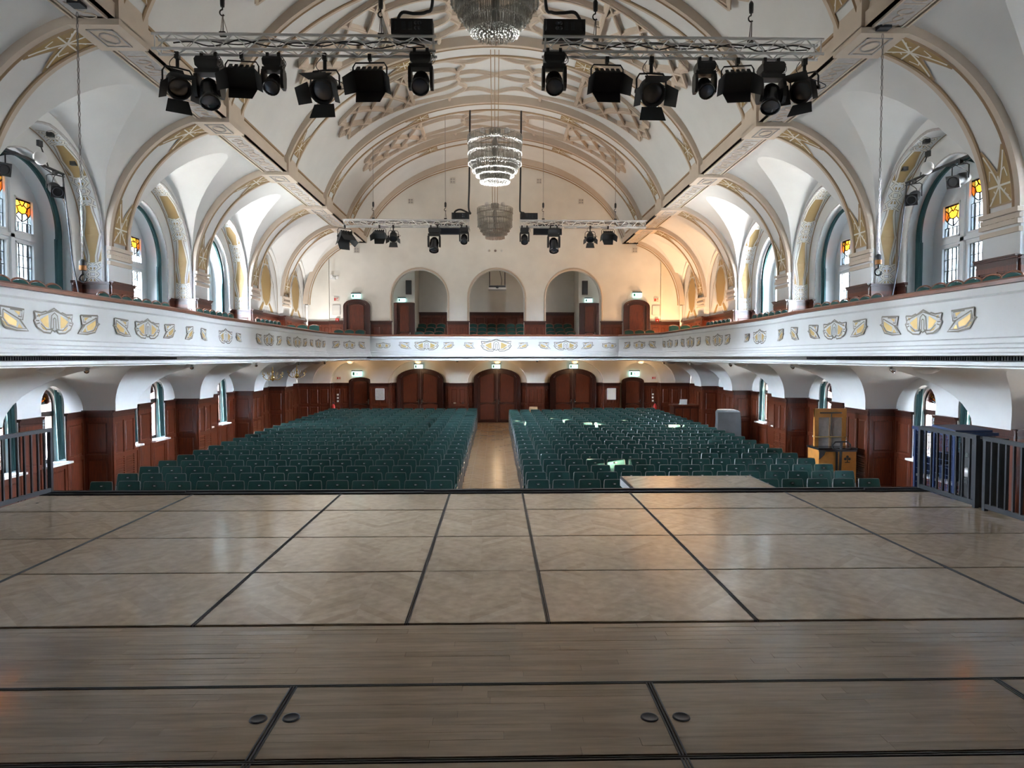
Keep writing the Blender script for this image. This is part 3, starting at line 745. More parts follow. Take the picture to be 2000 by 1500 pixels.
# ---- painted bands in the window niches
PB = ['gold_paint', 'line_white', 'line_paint', 'mould_brown']
for s in (-1, 1):
    for i, (yc, hw, win, blind) in enumerate(BAYS):
        if i < 3: continue
        nh = niche(hw)
        if not blind:
            prof = jamb_arch(hw-.004, 4.9, nh[1], nh[2], 40, 'point'); cum = [0]
            for a, b in zip(prof, prof[1:]): cum.append(cum[-1]+math.hypot(b[0]-a[0], b[1]-a[1]))
            half = cum[-1]/2
            for side in (-1, 1):
                def fn(u, v, h, side=side):    # u metres from the foot of the jamb, v across the thickness
                    u = max(0, min(half, u)); k = 0
                    while k < len(cum)-2 and cum[k+1] < u: k += 1
                    t = (u-cum[k])/max(1e-6, cum[k+1]-cum[k]); y, z = lerp(prof[k][0], prof[k+1][0], t), lerp(prof[k][1], prof[k+1][1], t)
                    nx, nz = -y, 7.0-z; L = math.hypot(nx, nz) if z > 6 else 1; nx, nz = (nx/L, nz/L) if z > 6 else ((1 if y < 0 else -1), 0)
                    return (s*(9.35+v), yc-side*(y+nx*h), z+nz*h)
                mb = MB(); L0 = half; alt = i % 2 == 0
                def knot(u, r):
                    def st(path):
                        ribbon(mb, fn, path, .058, .0045, 2, 2); ribbon(mb, fn, path, .036, .007, 1, 2)
                    for sg in (-1, 1):
                        st([(u-.22*r, sg*.19), (u-.1*r, sg*.06), (u, sg*.14), (u+.1*r, sg*.06), (u+.22*r, sg*.19)])
                        st([(u-.32*r, sg*.10), (u-.17*r, sg*.17)]); st([(u+.32*r, sg*.10), (u+.17*r, sg*.17)])
                        st([(u-.36*r, sg*.19), (u-.28*r, sg*.03)]); st([(u+.36*r, sg*.19), (u+.28*r, sg*.03)])
                        fillband(mb, fn, [(u-.20*r, sg*.02, sg*.07), (u-.13*r, sg*.02, sg*.04)], .004, 0, 2); fillband(mb, fn, [(u+.13*r, sg*.02, sg*.04), (u+.20*r, sg*.02, sg*.07)], .004, 0, 2)
                    st([(u-.07*r, -.07), (u-.07*r, .07), (u+.07*r, .07), (u+.07*r, -.07), (u-.07*r, -.07)])
                def field(u0, u1, w0, w1, w2):
                    rows = [(u0, -w0, w0), (u0+.12*(u1-u0), -w0, w0), (lerp(u0, u1, .5), -w1, w1), (u1-.1*(u1-u0), -w2, w2), (u1, -w2*.9, w2*.9)]
                    fillband(mb, fn, rows, .004, 0, 3)
                    for sg in (-1, 1):
                        ribbon(mb, fn, [(u, sg*(b+.028)) for u, a, b in rows], .03, .006, 1, 3); ribbon(mb, fn, [(u, sg*(b+.052)) for u, a, b in rows], .018, .006, 2, 3)
                        fillband(mb, fn, [(u0+.02, sg*.13, sg*.2), (lerp(u0, u1, .3), sg*(w1+.06), sg*(w1+.07) if w1 < .14 else sg*(w1+.065))], .0045, 0, 3)
                knot(.28, .8); field(.55, 1.85, .06, .165 if alt else .13, .06); knot(2.18, 1.0); field(2.5, 3.35, .09 if alt else .15, .15, .09 if alt else .12); knot(min(3.62, half-.12), .7)
                for sg in (-1, 1):
                    ribbon(mb, fn, [(0, sg*.238), (half, sg*.238)], .03, .008, 3, 40); ribbon(mb, fn, [(0, sg*.212), (half, sg*.212)], .012, .006, 1, 40)
                part('painted_band', mb, PB, walls[s])
            eb = MB(); pr = jamb_arch(hw, 4.9, nh[1], nh[2], 30, 'point'); eb.tube([(s*9.1, yc+y, z) for y, z in pr], .03, 5); part('arch_edge', eb, 'plaster_grey', walls[s])
            pr = jamb_arch(hw-.4, 4.9, 5.9, 1.62, 30, 'point'); eb = MB(); eb.tube([(s*9.595, yc+y, z) for y, z in pr], .02, 5); part('arch_edge', eb, 'plaster_grey', walls[s])
        else:
            f2 = lambda u, v, h: (s*(9.215-h), yc+u, v)
            mb = MB(); zt = nh[1]+nh[2]
            rows = [(5.35, -.1, .1), (5.6, -.42, .42), (6.25, -.62, .62), (6.75, -.42, .42), (6.95, -.12, .12)]
            fz = lambda u, v, h: f2(v, u, h)
            fillband(mb, fz, rows, .004, 0, 3)
            for sg in (-1, 1):
                ribbon(mb, fz, [(u, sg*(b+.05)) for u, a, b in rows], .06, .006, 1, 3); ribbon(mb, fz, [(u, sg*(b+.1)) for u, a, b in rows], .025, .006, 2, 3)
                ribbon(mb, fz, [(5.05, sg*1.3), (6.2, sg*.95), (7.1, sg*.3)], .03, .006, 2, 6); ribbon(mb, fz, [(5.05, sg*1.15), (6.2, sg*.82), (7.0, sg*.22)], .045, .006, 1, 6)
                fillband(mb, fz, [(5.1, sg*.55, sg*.9), (5.45, sg*.25, sg*.45)], .005, 0, 2); fillband(mb, fz, [(7.0, sg*.05, sg*.3), (7.25, sg*.02, sg*.12)], .005, 0, 2)
                for a in (.05, .22, .4): ribbon(mb, fz, [(5.06, sg*a), (5.3, sg*a*.5)], .025, .006, 2, 2); ribbon(mb, fz, [(7.15, sg*a), (7.4, sg*a*.55)], .025, .006, 2, 2)
                ribbon(mb, fz, [(6.1, sg*.85), (6.25, sg*.95), (6.4, sg*.85)], .025, .006, 2, 2)
            pr = jamb_arch(hw-.05, 5.02, nh[1], nh[2]-.05, 30, 'point')
            ribbon(mb, f2, pr, .05, .006, 3, 1)
            part('painted_band', mb, PB, walls[s])
# ================================================================ PANELLING
def wainscot(root, o, u, n, w, z0, z1, cols, split=None, louver=False, cap=True, mat_='wood'):
    """framed panelling on a vertical face: o origin (x,y), u unit along, n unit outwards"""
    o, u, n = Vector((*o, 0)), Vector((*u, 0)), Vector((*n, 0))
    P = lambda a, d, z: o+u*a+n*d+Vector((0, 0, z))
    def blk(mb, a0, a1, d0, d1, za, zb, m=0):
        mb.obox(P((a0+a1)/2, (d0+d1)/2, (za+zb)/2), u*(a1-a0)/2, n*(d1-d0)/2, Vector((0, 0, (zb-za)/2)), m)
    f = MB(); st = .075; zc = z1-(.17 if cap else .02)
    blk(f, 0, w, 0, .02, z0, zc)
    rows = [(z0+.14, zc-.09)] if split is None else [(z0+.14, split-.05), (split+.05, zc-.09)]
    cw = (w-st*(cols+1))/cols
    for k in range(cols+1): blk(f, k*(cw+st), k*(cw+st)+st, .02, .045, z0, zc)
    for k in range(cols):
        a = k*(cw+st)+st; ed = [z0]+[z for r in rows for z in r]+[zc]
        for za, zb in zip(ed[::2], ed[1::2]): blk(f, a, a+cw, .02, .045, za, zb)
    part('panel_frame', f, mat_, root)
    for k in range(cols):
        a = k*(cw+st)+st
        for ri, (za, zb) in enumerate(rows):
            q = MB()
            if louver and ri == 0 and split is not None:
                nz = int((zb-za)/.055)
                for j in range(nz):
                    z = za+(j+.5)*(zb-za)/nz
                    q.obox(P(a+cw/2, .03, z), u*cw/2, n*.016+Vector((0, 0, -.018)), (n*.1+Vector((0, 0, 1))).normalized()*.004)
                part('louver_grille', q, mat_, root, kind='stuff')
            else:
                m = min(.035, cw*.2)
                A = [P(a+d, .022+hh, z) for d, z, hh in ()]
                r0 = [P(a, .024, za), P(a+cw, .024, za), P(a+cw, .024, zb), P(a, .024, zb)]
                r1 = [P(a+m, .024, za+m), P(a+cw-m, .024, za+m), P(a+cw-m, .024, zb-m), P(a+m, .024, zb-m)]
                r2 = [P(a+m*1.6, .040, za+m*1.6), P(a+cw-m*1.6, .040, za+m*1.6), P(a+cw-m*1.6, .040, zb-m*1.6), P(a+m*1.6, .040, zb-m*1.6)]
                q.grid([r0, r1, r2], 0, False, True); q.poly(r2); part('panel', q, mat_, root)
    if cap:
        c = MB()
        for a0, a1, za, zb, d in ((0, w, z1-.17, z1-.13, .05), (0, w, z1-.13, z1-.06, .04), (0, w, z1-.06, z1-.03, .07), (0, w, z1-.03, z1, .095)): blk(c, a0-(.0 if d < .06 else .03), a1+(.0 if d < .06 else .03), 0, d, za, zb)
        part('cornice', c, 'wood_dark', root)
for s in (-1, 1):
    low = bpy.data.objects.new('trim_wainscot_'+SIDE[s], None); COL.objects.link(low); low['kind'] = 'structure'
    low['label'] = 'mahogany panelling with louvred pier doors along the %s aisle under the gallery' % SIDE[s]; low['category'] = 'panelling'
    up = bpy.data.objects.new('trim_gallery_wainscot_'+SIDE[s], None); COL.objects.link(up); up['kind'] = 'structure'
    up['label'] = 'mahogany panelling on the piers of the %s gallery' % SIDE[s]; up['category'] = 'panelling'
    for i, N in enumerate(NODE):
        if N < 5 or N > 34: continue
        wainscot(low, (s*9.0, N-.5), (0, 1), (-s, 0), 1.0, 0, WAINS+.02, 2, .92, True)
        wainscot(low, (s*9.0, N-.48), (s, 0), (0, -1), .66, 0, WAINS+.02, 1, .92)
        wainscot(low, (s*9.0, N+.48), (s, 0), (0, 1), .66, 0, WAINS+.02, 1, .92)
        wainscot(up, (s*8.96, N-.51), (0, 1), (-s, 0), 1.02, 3.36, UW, 2)
        wainscot(up, (s*8.96, N-.51), (s, 0), (0, -1), .66, 3.36, UW-.02, 1)
        wainscot(up, (s*8.96, N+.51), (s, 0), (0, 1), .66, 3.36, UW-.02, 1)
    for i, (yc, hw, win, blind) in enumerate(BAYS):
        if i < 3: continue
        if win:
            wainscot(low, (s*9.66, yc-hw+.02), (0, 1), (-s, 0), hw-LW[0]-LW[1]-.05, 0, WAINS, 1, .92)
            wainscot(low, (s*9.66, yc-LW[0]+LW[1]+.02), (0, 1), (-s, 0), 2*(LW[0]-LW[1])-.04, 0, WAINS, 1, .92)
            wainscot(low, (s*9.66, yc+LW[0]+LW[1]+.03), (0, 1), (-s, 0), hw-LW[0]-LW[1]-.05, 0, WAINS, 1, .92)
            for k in (-1, 1): wainscot(low, (s*9.66, yc+k*LW[0]-LW[1]), (0, 1), (-s, 0), 2*LW[1], 0, LW_SILL-.05, 1, None, False, False)
            for k in (-1, 1): wainscot(up, (s*9.62, yc+(-hw+.02 if k < 0 else hw-.40)), (0, 1), (-s, 0), .38, 3.36, UW-.02, 1)
        else:
            wainscot(low, (s*9.66, yc-hw+.02), (0, 1), (-s, 0), 2*hw-.04, 0, WAINS, 5, .92)
            wainscot(up, (s*9.23, yc-hw+.02), (0, 1), (-s, 0), 2*hw-.04, 3.36, UW, 4)
bwn = bpy.data.objects.new('trim_wainscot_rear', None); COL.objects.link(bwn); bwn['kind'] = 'structure'; bwn['label'] = 'mahogany panelling between the rear doors under the gallery'; bwn['category'] = 'panelling'
for a, b, c in ((-9.6, -8.04, 3), (-6.1, -5.19, 2), (-2.25, -1.37, 2), (1.57, 2.41, 2), (5.35, 6.11, 2), (8.17, 9.6, 3)): wainscot(bwn, (a, YB-.005), (1, 0), (0, -1), b-a, 0, WAINS, c, .92)
for c, hw, r in DOORS_LOW:
    for s in (-1, 1): wainscot(bwn, (c+s*(hw-.005), YB), (0, 1), (-s, 0), .55, 0, WAINS, 1, .92)
wainscot(bwn, (-8.03, 35.245), (1, 0), (0, -1), .82, 0, WAINS, 2, .92); wainscot(bwn, (7.38, 35.245), (1, 0), (0, -1), .78, 0, WAINS, 2, .92)
for c in (-3.72, .1, 3.88):
    for s in (-1, 1): wainscot(bwn, (c+(s*1.29-.18), 35.245), (1, 0), (0, -1), .36, 0, WAINS, 1, .92)
buw = bpy.data.objects.new('trim_gallery_wainscot_rear', None); COL.objects.link(buw); buw['kind'] = 'structure'; buw['label'] = 'mahogany panelling on the rear wall of the gallery and in its loggia'; buw['category'] = 'panelling'
for a, b, c in ((-8.06, -7.38, 1), (-6.05, -5.03, 2), (-2.33, -1.27, 2), (1.43, 2.48, 2), (5.18, 6.23, 2), (7.64, 8.14, 1)): wainscot(buw, (a, YB-.005), (1, 0), (0, -1), b-a, 3.36, UW, c)
for a, b, c in ((-9.2, -8.07, 3), (8.15, 9.2, 3)): wainscot(buw, (a, 35.09), (1, 0), (0, -1), b-a, 3.36, UW, c)
wainscot(buw, (-4.05, 37.99), (1, 0), (0, -1), 8.29, 4.2, 5.66, 14)
# ---- doors
dn = 0
def arch_door(c, y, hw, zb, spring, rise, leaves, label, fw=.14):
    global dn; dn += 1
    root = thing('door_%d' % dn, label, 'door', (c, y, zb)); root['kind'] = 'structure'
    o = jamb_arch(hw, zb, spring, rise, 14); i_ = jamb_arch(hw-fw, zb, spring, max(.02, rise-fw*.5), 14)
    f = MB()
    for d0, d1, A, B in ((-.10, -.10, o, i_), (0, -.10, o, o), (-.10, 0.0, i_, i_)): f.grid([[(c+x, y+d0, z) for x, z in A], [(c+x, y+d1, z) for x, z in B]], sm=False)
    f.tube([(c+x*1.02, y-.10, z) for x, z in o], .025, 5); part('door_frame', f, 'wood_dark', root)
    W = hw-fw; n = leaves
    for k in range(n):
        a, b = -W+2*W*k/n+.006, -W+2*W*(k+1)/n-.006
        top = lambda x: arch_z(x, W, spring, max(.02, rise-fw*.5))
        q = MB(); xs = lin(a, b, 9); yy = y-.03
        colwall(q, [c+x for x in xs], lambda X: [(zb+.01, top(X-c))], lambda u, z: (u, yy, z))
        leaf = part('door_leaf', q, 'wood_dark', root)
        m = .14; zs = zb+(spring-zb)*.42
        for za, tp in ((zb+.16, None), (zs+.1, 1)):
            q = MB(); xs2 = lin(a+m, b-m, 7)
            colwall(q, [c+x for x in xs2], lambda X: [(za, (top(X-c)-.16) if tp else zs-.05+.10*(1-abs((X-c-(a+b)/2)/((b-a)/2))))], lambda u, z: (u, yy-.012, z))
            pts = [(c+x, yy-.012, (top(x)-.16) if tp else zs-.05+.10*(1-abs((x-(a+b)/2)/((b-a)/2)))) for x in xs2]
            q.tube([(c+a+m, yy-.012, za)]+pts+[(c+b-m, yy-.012, za)], .018, 5, closed=True); part('door_panel', q, 'wood', leaf)
        hx = c+(b-.07 if (k == 0 and n == 2) or (n == 1) else a+.07); h = MB()
        h.box(hx-.02, hx+.02, yy-.02, yy, zb+.92, zb+1.16); h.tube([(hx, yy-.01, zb+1.05), (hx, yy-.06, zb+1.05), (hx+(.1 if k else -.1), yy-.06, zb+1.05)], .011, 6); part('door_handle', h, 'chrome', leaf)
    return root
arch_door(-3.72, 35.22, 1.12, 0, 2.15, .53, 2, 'left of the three mahogany double doors in the rear wall')
arch_door(.1, 35.22, 1.12, 0, 2.15, .53, 2, 'middle mahogany double door at the end of the centre aisle')
arch_door(3.88, 35.22, 1.12, 0, 2.15, .53, 2, 'right of the three mahogany double doors in the rear wall')
arch_door(-6.68, 35.22, .53, 0, 2.05, .2, 1, 'single arched mahogany door left of the rear double doors', .06)
arch_door(6.88, 35.22, .53, 0, 2.05, .2, 1, 'single arched mahogany door right of the rear double doors', .06)
arch_door(-6.72, YB-.02, .62, 3.36, 5.72, .34, 1, 'arched mahogany door on the gallery left of the three arches')
arch_door(6.94, YB-.02, .62, 3.36, 5.72, .34, 1, 'arched mahogany door on the gallery right of the three arches')
arch_door(-4.58, 35.98, .50, 3.36, 5.98, .02, 1, 'dark square-headed door inside the left gallery arch')
arch_door(4.80, 35.98, .50, 3.36, 5.98, .02, 1, 'dark square-headed door inside the right gallery arch')
# ================================================================ STAGE
stage = bpy.data.objects.new('floor_stage', None); COL.objects.link(stage); stage['kind'] = 'structure'; stage['label'] = 'raised oak stage of herringbone lift panels and strip boards'; stage['category'] = 'stage'
b = MB(); b.box(-5.95*KS, 5.85*KS, -6.7, 9.38*KS, 0, ZST-.02); part('stage_body', b, 'joint_dark', stage)
e_ = MB(); e_.box(-5.95*KS, 5.85*KS, 9.31*KS, 9.44*KS, ZST-.25, ZST+.012); part('stage_edge', e_, 'black_matte', stage)
e_ = MB(); e_.box(-5.95*KS, 5.85*KS, 9.42*KS, 9.47*KS, ZST-.02, ZST+.03); part('edge_profile', e_, 'anthracite', stage)
for x0, x1 in ((-5.9, -4.1), (5.0, 5.8), (-.95, 1.3)):
    e_ = MB(); e_.box(x0*KS, x1*KS, 9.38*KS, 9.46*KS, ZST+.012, ZST+.03); part('edge_profile', e_, 'anthracite', stage)
def clip(poly, x0, x1, y0, y1):
    for ax, v, sg in ((0, x0, 1), (0, x1, -1), (1, y0, 1), (1, y1, -1)):
        out = []
        for i in range(len(poly)):
            a, b = poly[i-1], poly[i]; da, db = (a[ax]-v)*sg, (b[ax]-v)*sg
            if da*db < 0:
                t = da/(da-db); out.append((lerp(a[0], b[0], t), lerp(a[1], b[1], t)))
            if db >= 0: out.append(b)
        poly = out
        if len(poly) < 3: return []
    return poly
XL = [KS*v for v in (-5.93, -3.97, -2.03, -.60, .36, 1.79, 3.87, 5.83)]; YL = [KS*v for v in (4.73, 5.90, 7.06, 8.31, 9.30)]
OM = ['oak_0', 'oak_1', 'oak_2', 'oak_3']
rng = random.Random(3)
def herring(mb, x0, x1, y0, y1, z, sw=.075, sl=.50, ox=0, oy=0):
    """chevron courses that zig-zag along x"""
    r2 = sqrt(.5); g = .0012
    pitch = sl*r2           # width of one chevron leg along x
    st = sw/r2              # step along y
    k0, k1 = int((x0-ox)/pitch)-1, int((x1-ox)/pitch)+1
    for k in range(k0, k1+1):
        xa, xb = ox+k*pitch, ox+(k+1)*pitch; up = k % 2
        j0, j1 = int((y0-oy-pitch)/st)-1, int((y1-oy)/st)+1
        for j in range(j0, j1+1):
            yb = oy+j*st; ya_, yb_ = (yb, yb+pitch) if up else (yb+pitch, yb)
            pl = clip([(xa+g, ya_+g), (xb-g, yb_+g), (xb-g, yb_+st-g), (xa+g, ya_+st-g)], x0, x1, y0, y1)
            if pl:
                t = rng.gauss(0, .0004); tx = rng.gauss(0, .0012); ty = rng.gauss(0, .0012)
                cx, cy = sum(p[0] for p in pl)/len(pl), sum(p[1] for p in pl)/len(pl)
                mb.poly([(p[0], p[1], z+t+(p[0]-cx)*tx+(p[1]-cy)*ty) for p in pl], rng.choice((0, 0, 1, 2, 3, 3)))
for xi in range(7):
    for yi in range(4):
        mb = MB(); x0, x1, y0, y1 = XL[xi]+.005, XL[xi+1]-.005, YL[yi]+(.009 if yi < 3 else .016), YL[yi+1]-(.009 if yi < 2 else .016)
        if xi == 3 and yi in (0, 2): y1 = YL[yi+1]+.0
        mb.box(x0, x1, y0, y1, ZST-.02, ZST-.004, 0)
        herring(mb, x0+.004, x1-.004, y0+.004, y1-.004, ZST, ox=rng.random(), oy=rng.random())
        o = part('stage_panel', mb, OM, stage)
for xi in range(1, 7):
    q = MB()
    for d in (-.014, -.003, .009): q.box(XL[xi]+d, XL[xi]+d+.005, YL[0], YL[-1], ZST-.01, ZST+.004)
    part('seam_strip', q, 'seam_metal', stage)
BM = ['board_0', 'board_1', 'board_2', 'board_3']
am = MB(); herring(am, -1.0, .75, 16.5, 34.68, .012, sl=.45)
part('aisle_parquet', am, ['aisle_0', 'aisle_1', 'aisle_2', 'aisle_3'], floor, kind='stuff')
# strip boards nearer the viewer
def planks(y0, y1, xs, sw=.0643):
    n = round((y1-y0)/sw)
    for (x0, x1) in zip(xs, xs[1:]):
        for j in range(n):
            ya, yb_ = lerp(y0, y1, j/n)+.0002, lerp(y0, y1, (j+1)/n)-.0002; x = x0+.008-rng.random()*.9*(x1-x0 > 2.5)
            while x < x1-.008:
                L = rng.uniform(.7, 1.7); a, b = max(x, x0+.008), min(x+L, x1-.008)
                if b-a > .02:
                    z = ZST+rng.gauss(0, .0002); tl = rng.gauss(0, .0003); q = MB()
                    q.add([(a, ya, z-.01), (b-.001, ya, z-.01), (b-.001, yb_, z-.01), (a, yb_, z-.01), (a, ya, z-tl), (b-.001, ya, z-tl), (b-.001, yb_, z+tl), (a, yb_, z+tl)], [(4, 5, 6, 7), (0, 1, 5, 4), (1, 2, 6, 5), (2, 3, 7, 6), (3, 0, 4, 7)], 0)
                    PL.append((b-a, ya, q, rng.choice((0, 1, 1, 2, 2, 3))))
                x += L
PL = []
SX = [KS*v for v in (-5.9, -3.06, -1.10, .85, 2.80, 5.8)]
planks(3.85*KS, 4.70*KS, [SX[0], SX[5]]); planks(3.13*KS, 3.82*KS, SX[1:5]); planks(3.13*KS, 3.82*KS, SX[:2]); planks(3.13*KS, 3.82*KS, SX[4:])
far = MB(); cnt = 0; farm = []
for L, ya, q, mi in sorted(PL, key=lambda r: r[1]):
    if cnt < 300 and abs(q.v[0][0]) < 4.3: part('plank', q, BM[mi], stage); cnt += 1
    else: far.merge(q, None, mi)
for y0, y1 in ((-6.6, 3.08*KS),):
    n = 150
    for j in range(n): far.box(SX[0], SX[5], lerp(y0, y1, j/n)+.001, lerp(y0, y1, (j+1)/n)-.001, ZST-.01, ZST+rng.gauss(0, .0005), rng.randrange(4))
part('strip_boards', far, BM, stage, kind='stuff')
q = MB()
for y in (3.10*KS, 3.835*KS): q.box(SX[0], SX[5], y-.012, y-.004, ZST-.01, ZST+.003); q.box(SX[0], SX[5], y+.004, y+.010, ZST-.01, ZST+.003)
part('seam_strip', q, 'seam_metal', stage)
for x in SX[1:5]:
    q = MB()
    for d in (-.014, 0, .014): q.box(x+d-.004, x+d+.004, 3.11*KS, 3.83*KS, ZST-.01, ZST+.004); q.box(x+d-.004, x+d+.004, 1.0, 3.09*KS, ZST-.01, ZST+.004)
    part('seam_strip', q, 'seam_metal', stage)
for k, (x, y, w) in enumerate(((-1.18, 3.48, 'left of the seam'), (-1.02, 3.49, 'right of the seam'), (.77, 3.45, 'left of the seam'), (.93, 3.45, 'right of the seam'))):
    q = MB(); q.lathe([(0.0001, .004), (.03, .004), (.033, .006), (.040, .006), (.042, 0)], (x*KS, y*KS, ZST), 20)
    tag(part('floor_socket', q, 'anthracite'), 'round dark floor socket lid in the stage boards, %s of the %s pair' % (w.split()[0], 'left' if k < 2 else 'right'), 'floor socket')
# ================================================================ OUTSIDE: house rows added to screen low sun and sky
for sg, lab in ((1, 'added pale house row beyond the right windows, gapped to shape the sunlight'), (-1, 'added pale house row beyond the left windows, screening the low sky')):
    tr = MB(); rng = random.Random(5+sg)
    if sg > 0:
        for a, b, h in ((-40, -2.95, 10.6), (-2.95, -1.8, 9.75), (-1.8, 6.5, 10.6), (6.5, 9.5, 7.0), (9.5, 40, 10.6)): tr.box(60, 60.4, a, b, 0, h)  # added wall, gapped so sun reaches only chosen small windows
    y = -40
    while y < 40:
        w = min(rng.uniform(7, 11), 40-y); z0 = 10.6 if sg > 0 else 0; h = rng.uniform(14.6, 15.6)
        tr.box(*sorted((sg*60, sg*60.6)), y, y+w, z0, h)
        tr.prism([(sg*59.7, y, h), (sg*61, y, h), (sg*61, y, h+1.2)], (0, w, 0))
        for k in range(int(w/2.2)):
            for z in (12.2,) if sg > 0 else (2.5, 5.8, 9.1, 12.2): tr.box(*sorted((sg*59.93, sg*60)), y+.7+2.2*k, y+1.9+2.2*k, z, z+1.7, 1)
        y += w
    o = part('outside_screen_houses', tr, ['facade', 'anthracite'], kind='stuff'); tag(o, lab, 'houses')
# ================================================================ CURTAINS
def far_near(k): return 'far' if k > 0 else 'near'
for s in (-1, 1):
    for i, (yc, hw, win, blind) in enumerate(BAYS):
        if not win: continue
        inn = jamb_arch(hw-.42, 3.4, 5.88, 1.58, 44, 'point')
        half = [p for p in inn if p[0] >= -.001]
        for k in (-1, 1):
            rows = []
            for j, (y, z) in enumerate(half):
                t = min(1, max(0, (z-5.9)/1.55)); wd = lerp(.27, .10, t)
                nx, nz = (1, 0) if z < 5.9 else (y, z-5.2)
                L = math.hypot(nx, nz); nx, nz = nx/L, nz/L
                rows.append([(s*(9.80+.045*sin(q*2.4)), yc+k*(y-nx*wd*q/10), z-nz*wd*q/10) for q in range(11)])
            mb = MB(); mb.grid(rows)
            tag(part('curtain', mb, 'green_velvet'), 'dark green curtain, %s side of the %s gallery window %s' % (far_near(k), SIDE[s], WHERE[i]), 'curtain')
        if i < 3: continue
        for k in (-1, 1):
            c = yc+k*LW[0]; rows = []
            for z in lin(.97, 2.58, 12):
                rows.append([])
                for q in range(13):
                    o = lerp(.19, .40+.05*(2.6-z)/1.6, q/12)
                    zt = min(z, arch_z(min(o, .395), .40, 2.21, .38))
                    rows[-1].append((s*(9.72-.05*(2.6-z)/1.6+.03*sin(q*1.9)), c+o, zt))
            mb = MB(); mb.grid(rows)
            tag(part('curtain', mb, 'green_velvet'), 'green curtain, %s small window under %s gallery, %s' % ('rear' if k > 0 else 'front', SIDE[s], SMALLW[i]), 'curtain')
# ================================================================ HALL CHAIRS (they face the stage)
def oval(cx, cz, a, b, y, n=12): return [(cx+a*cos(2*pi*i/n), y, cz+b*sin(2*pi*i/n)) for i in range(n)]
def chair_parts():
    back = MB(); rows = []
    for z, y, w in ((.46, .17, .205), (.60, .205, .21), (.74, .235, .208), (.84, .25, .20), (.86, .255, .19)):
        rows.append([(x*w, y+.022*(1-x*x)-.0, z) for x in lin(-1, 1, 5)])
    b2 = [[(p[0], p[1]+.035, p[2]) for p in r] for r in rows]
    back.grid(rows, 0, True); back.grid(b2, 0, True)
    edge = [r[0] for r in rows]+rows[-1][1:-1]+[r[-1] for r in rows[::-1]]; e2 = [(p[0], p[1]+.035, p[2]) for p in edge]
    back.grid([edge, e2], 0, False)
    frame = MB(); frame.tube([(p[0]*1.02, p[1]+.015, p[2]+.002) for p in edge], .0075, 4)
    plate = MB(); plate.prism(oval(0, .782, .042, .021, .255), (0, .012, 0))
    plate.v = [(x, y-.004 if y < .26 else y, z) for x, y, z in plate.v]
    num = MB(); num.box(-.02, .02, .2465, .252, .774, .790)
    seat = MB(); seat.prism([(-.22, -.22, .44), (.22, -.22, .44), (.205, .17, .42), (-.205, .17, .42)], (0, 0, .05)); seat.prism([(-.2, -.2, .49), (.2, -.2, .49), (.19, .15, .47), (-.19, .15, .47)], (0, 0, .02))
    legs = []
    for sx_ in (-1, 1):
        l = MB(); l.tube([(sx_*.215, -.20, 0), (sx_*.215, -.17, .45)], .012, 5); legs.append(l)
        l = MB(); l.tube([(sx_*.215, .26, 0), (sx_*.215, .16, .42), (sx_*.212, .20, .62)], .012, 5); legs.append(l)
    rail = [MB().bar((sx_*.215, -.18, .42), (sx_*.215, .16, .41), .02, .03) for sx_ in (-1, 1)]
    return back, frame, plate, num, seat, legs, rail
CP = chair_parts()
def make_chair():
    r = thing('hall_chair', 'x', 'chair')
    b = part('backrest', CP[0], 'green_fabric', r, local=True); part('edge_frame', CP[1], 'steel_thin', b, local=True)
    p = part('number_plate', CP[2], 'black', b, 'black oval plate holder', local=True)
    part('seat', CP[4], 'green_fabric', r, local=True)
    part('number_disc', CP[3], 'alu', r, local=True)
    for l in CP[5]: part('leg', l, 'steel_thin', r, local=True)
    for l in CP[6]: part('side_rail', l, 'beech', r, local=True)
    return r
proto = make_chair(); first = True; rest = MB(); cnt = 0
rng = random.Random(11)
ROW0, ROWP, SEATP = 13.4, .927, .5
allc = MB()
for q, m_ in ((CP[0], 0), (CP[1], 1), (CP[2], 2), (CP[3], 3), (CP[4], 0), (CP[6][0], 4), (CP[6][1], 4)): allc.merge(q, None, m_)
for l in CP[5]: allc.merge(l, None, 1)
AV = np.array(allc.v); RV, RF, RM = [], [], []; base = 0
for row in range(22):
    for blk in ('left', 'right'):
        for k in range(14):
            x = -1.05-SEATP*k if blk == 'left' else .84+SEATP*k
            if blk == 'right' and row == 21 and k < 6: continue
            y = ROW0+ROWP*row+rng.gauss(0, .012); rz = rng.gauss(0, .02); x += rng.gauss(0, .006)
            if cnt < 300:
                lab = 'green hall chair, %s from the aisle, %s row from stage, %s block' % (ORD[k+1], ORD[row+1], blk)
                if first: o = proto; first = False; o['label'] = lab; o['group'] = 'rows of green hall chairs'; o.location = (x, y, 0); o.rotation_euler = (0, 0, rz)
                else: o = dup(proto, (x, y, 0), rz, lab, 'rows of green hall chairs')
                cnt += 1
            else:
                c, s_ = cos(rz), sin(rz)
                v = np.stack([AV[:, 0]*c-AV[:, 1]*s_+x, AV[:, 0]*s_+AV[:, 1]*c+y, AV[:, 2]], 1)
                RV.append(v); RF += [tuple(i+base for i in f) for f in allc.f]; RM += allc.m; base += len(AV)
me = bpy.data.meshes.new('rear_hall_chairs'); me.from_pydata([tuple(p) for p in np.concatenate(RV)], [], RF)
for n_ in ('green_fabric', 'steel_thin', 'black', 'alu', 'beech'): me.materials.append(MATS[n_])
me.polygons.foreach_set('material_index', RM); me.update()
o = link('rear_hall_chairs', me, kind='stuff'); tag(o, 'the rear rows of green hall chairs towards the doors', 'chairs')
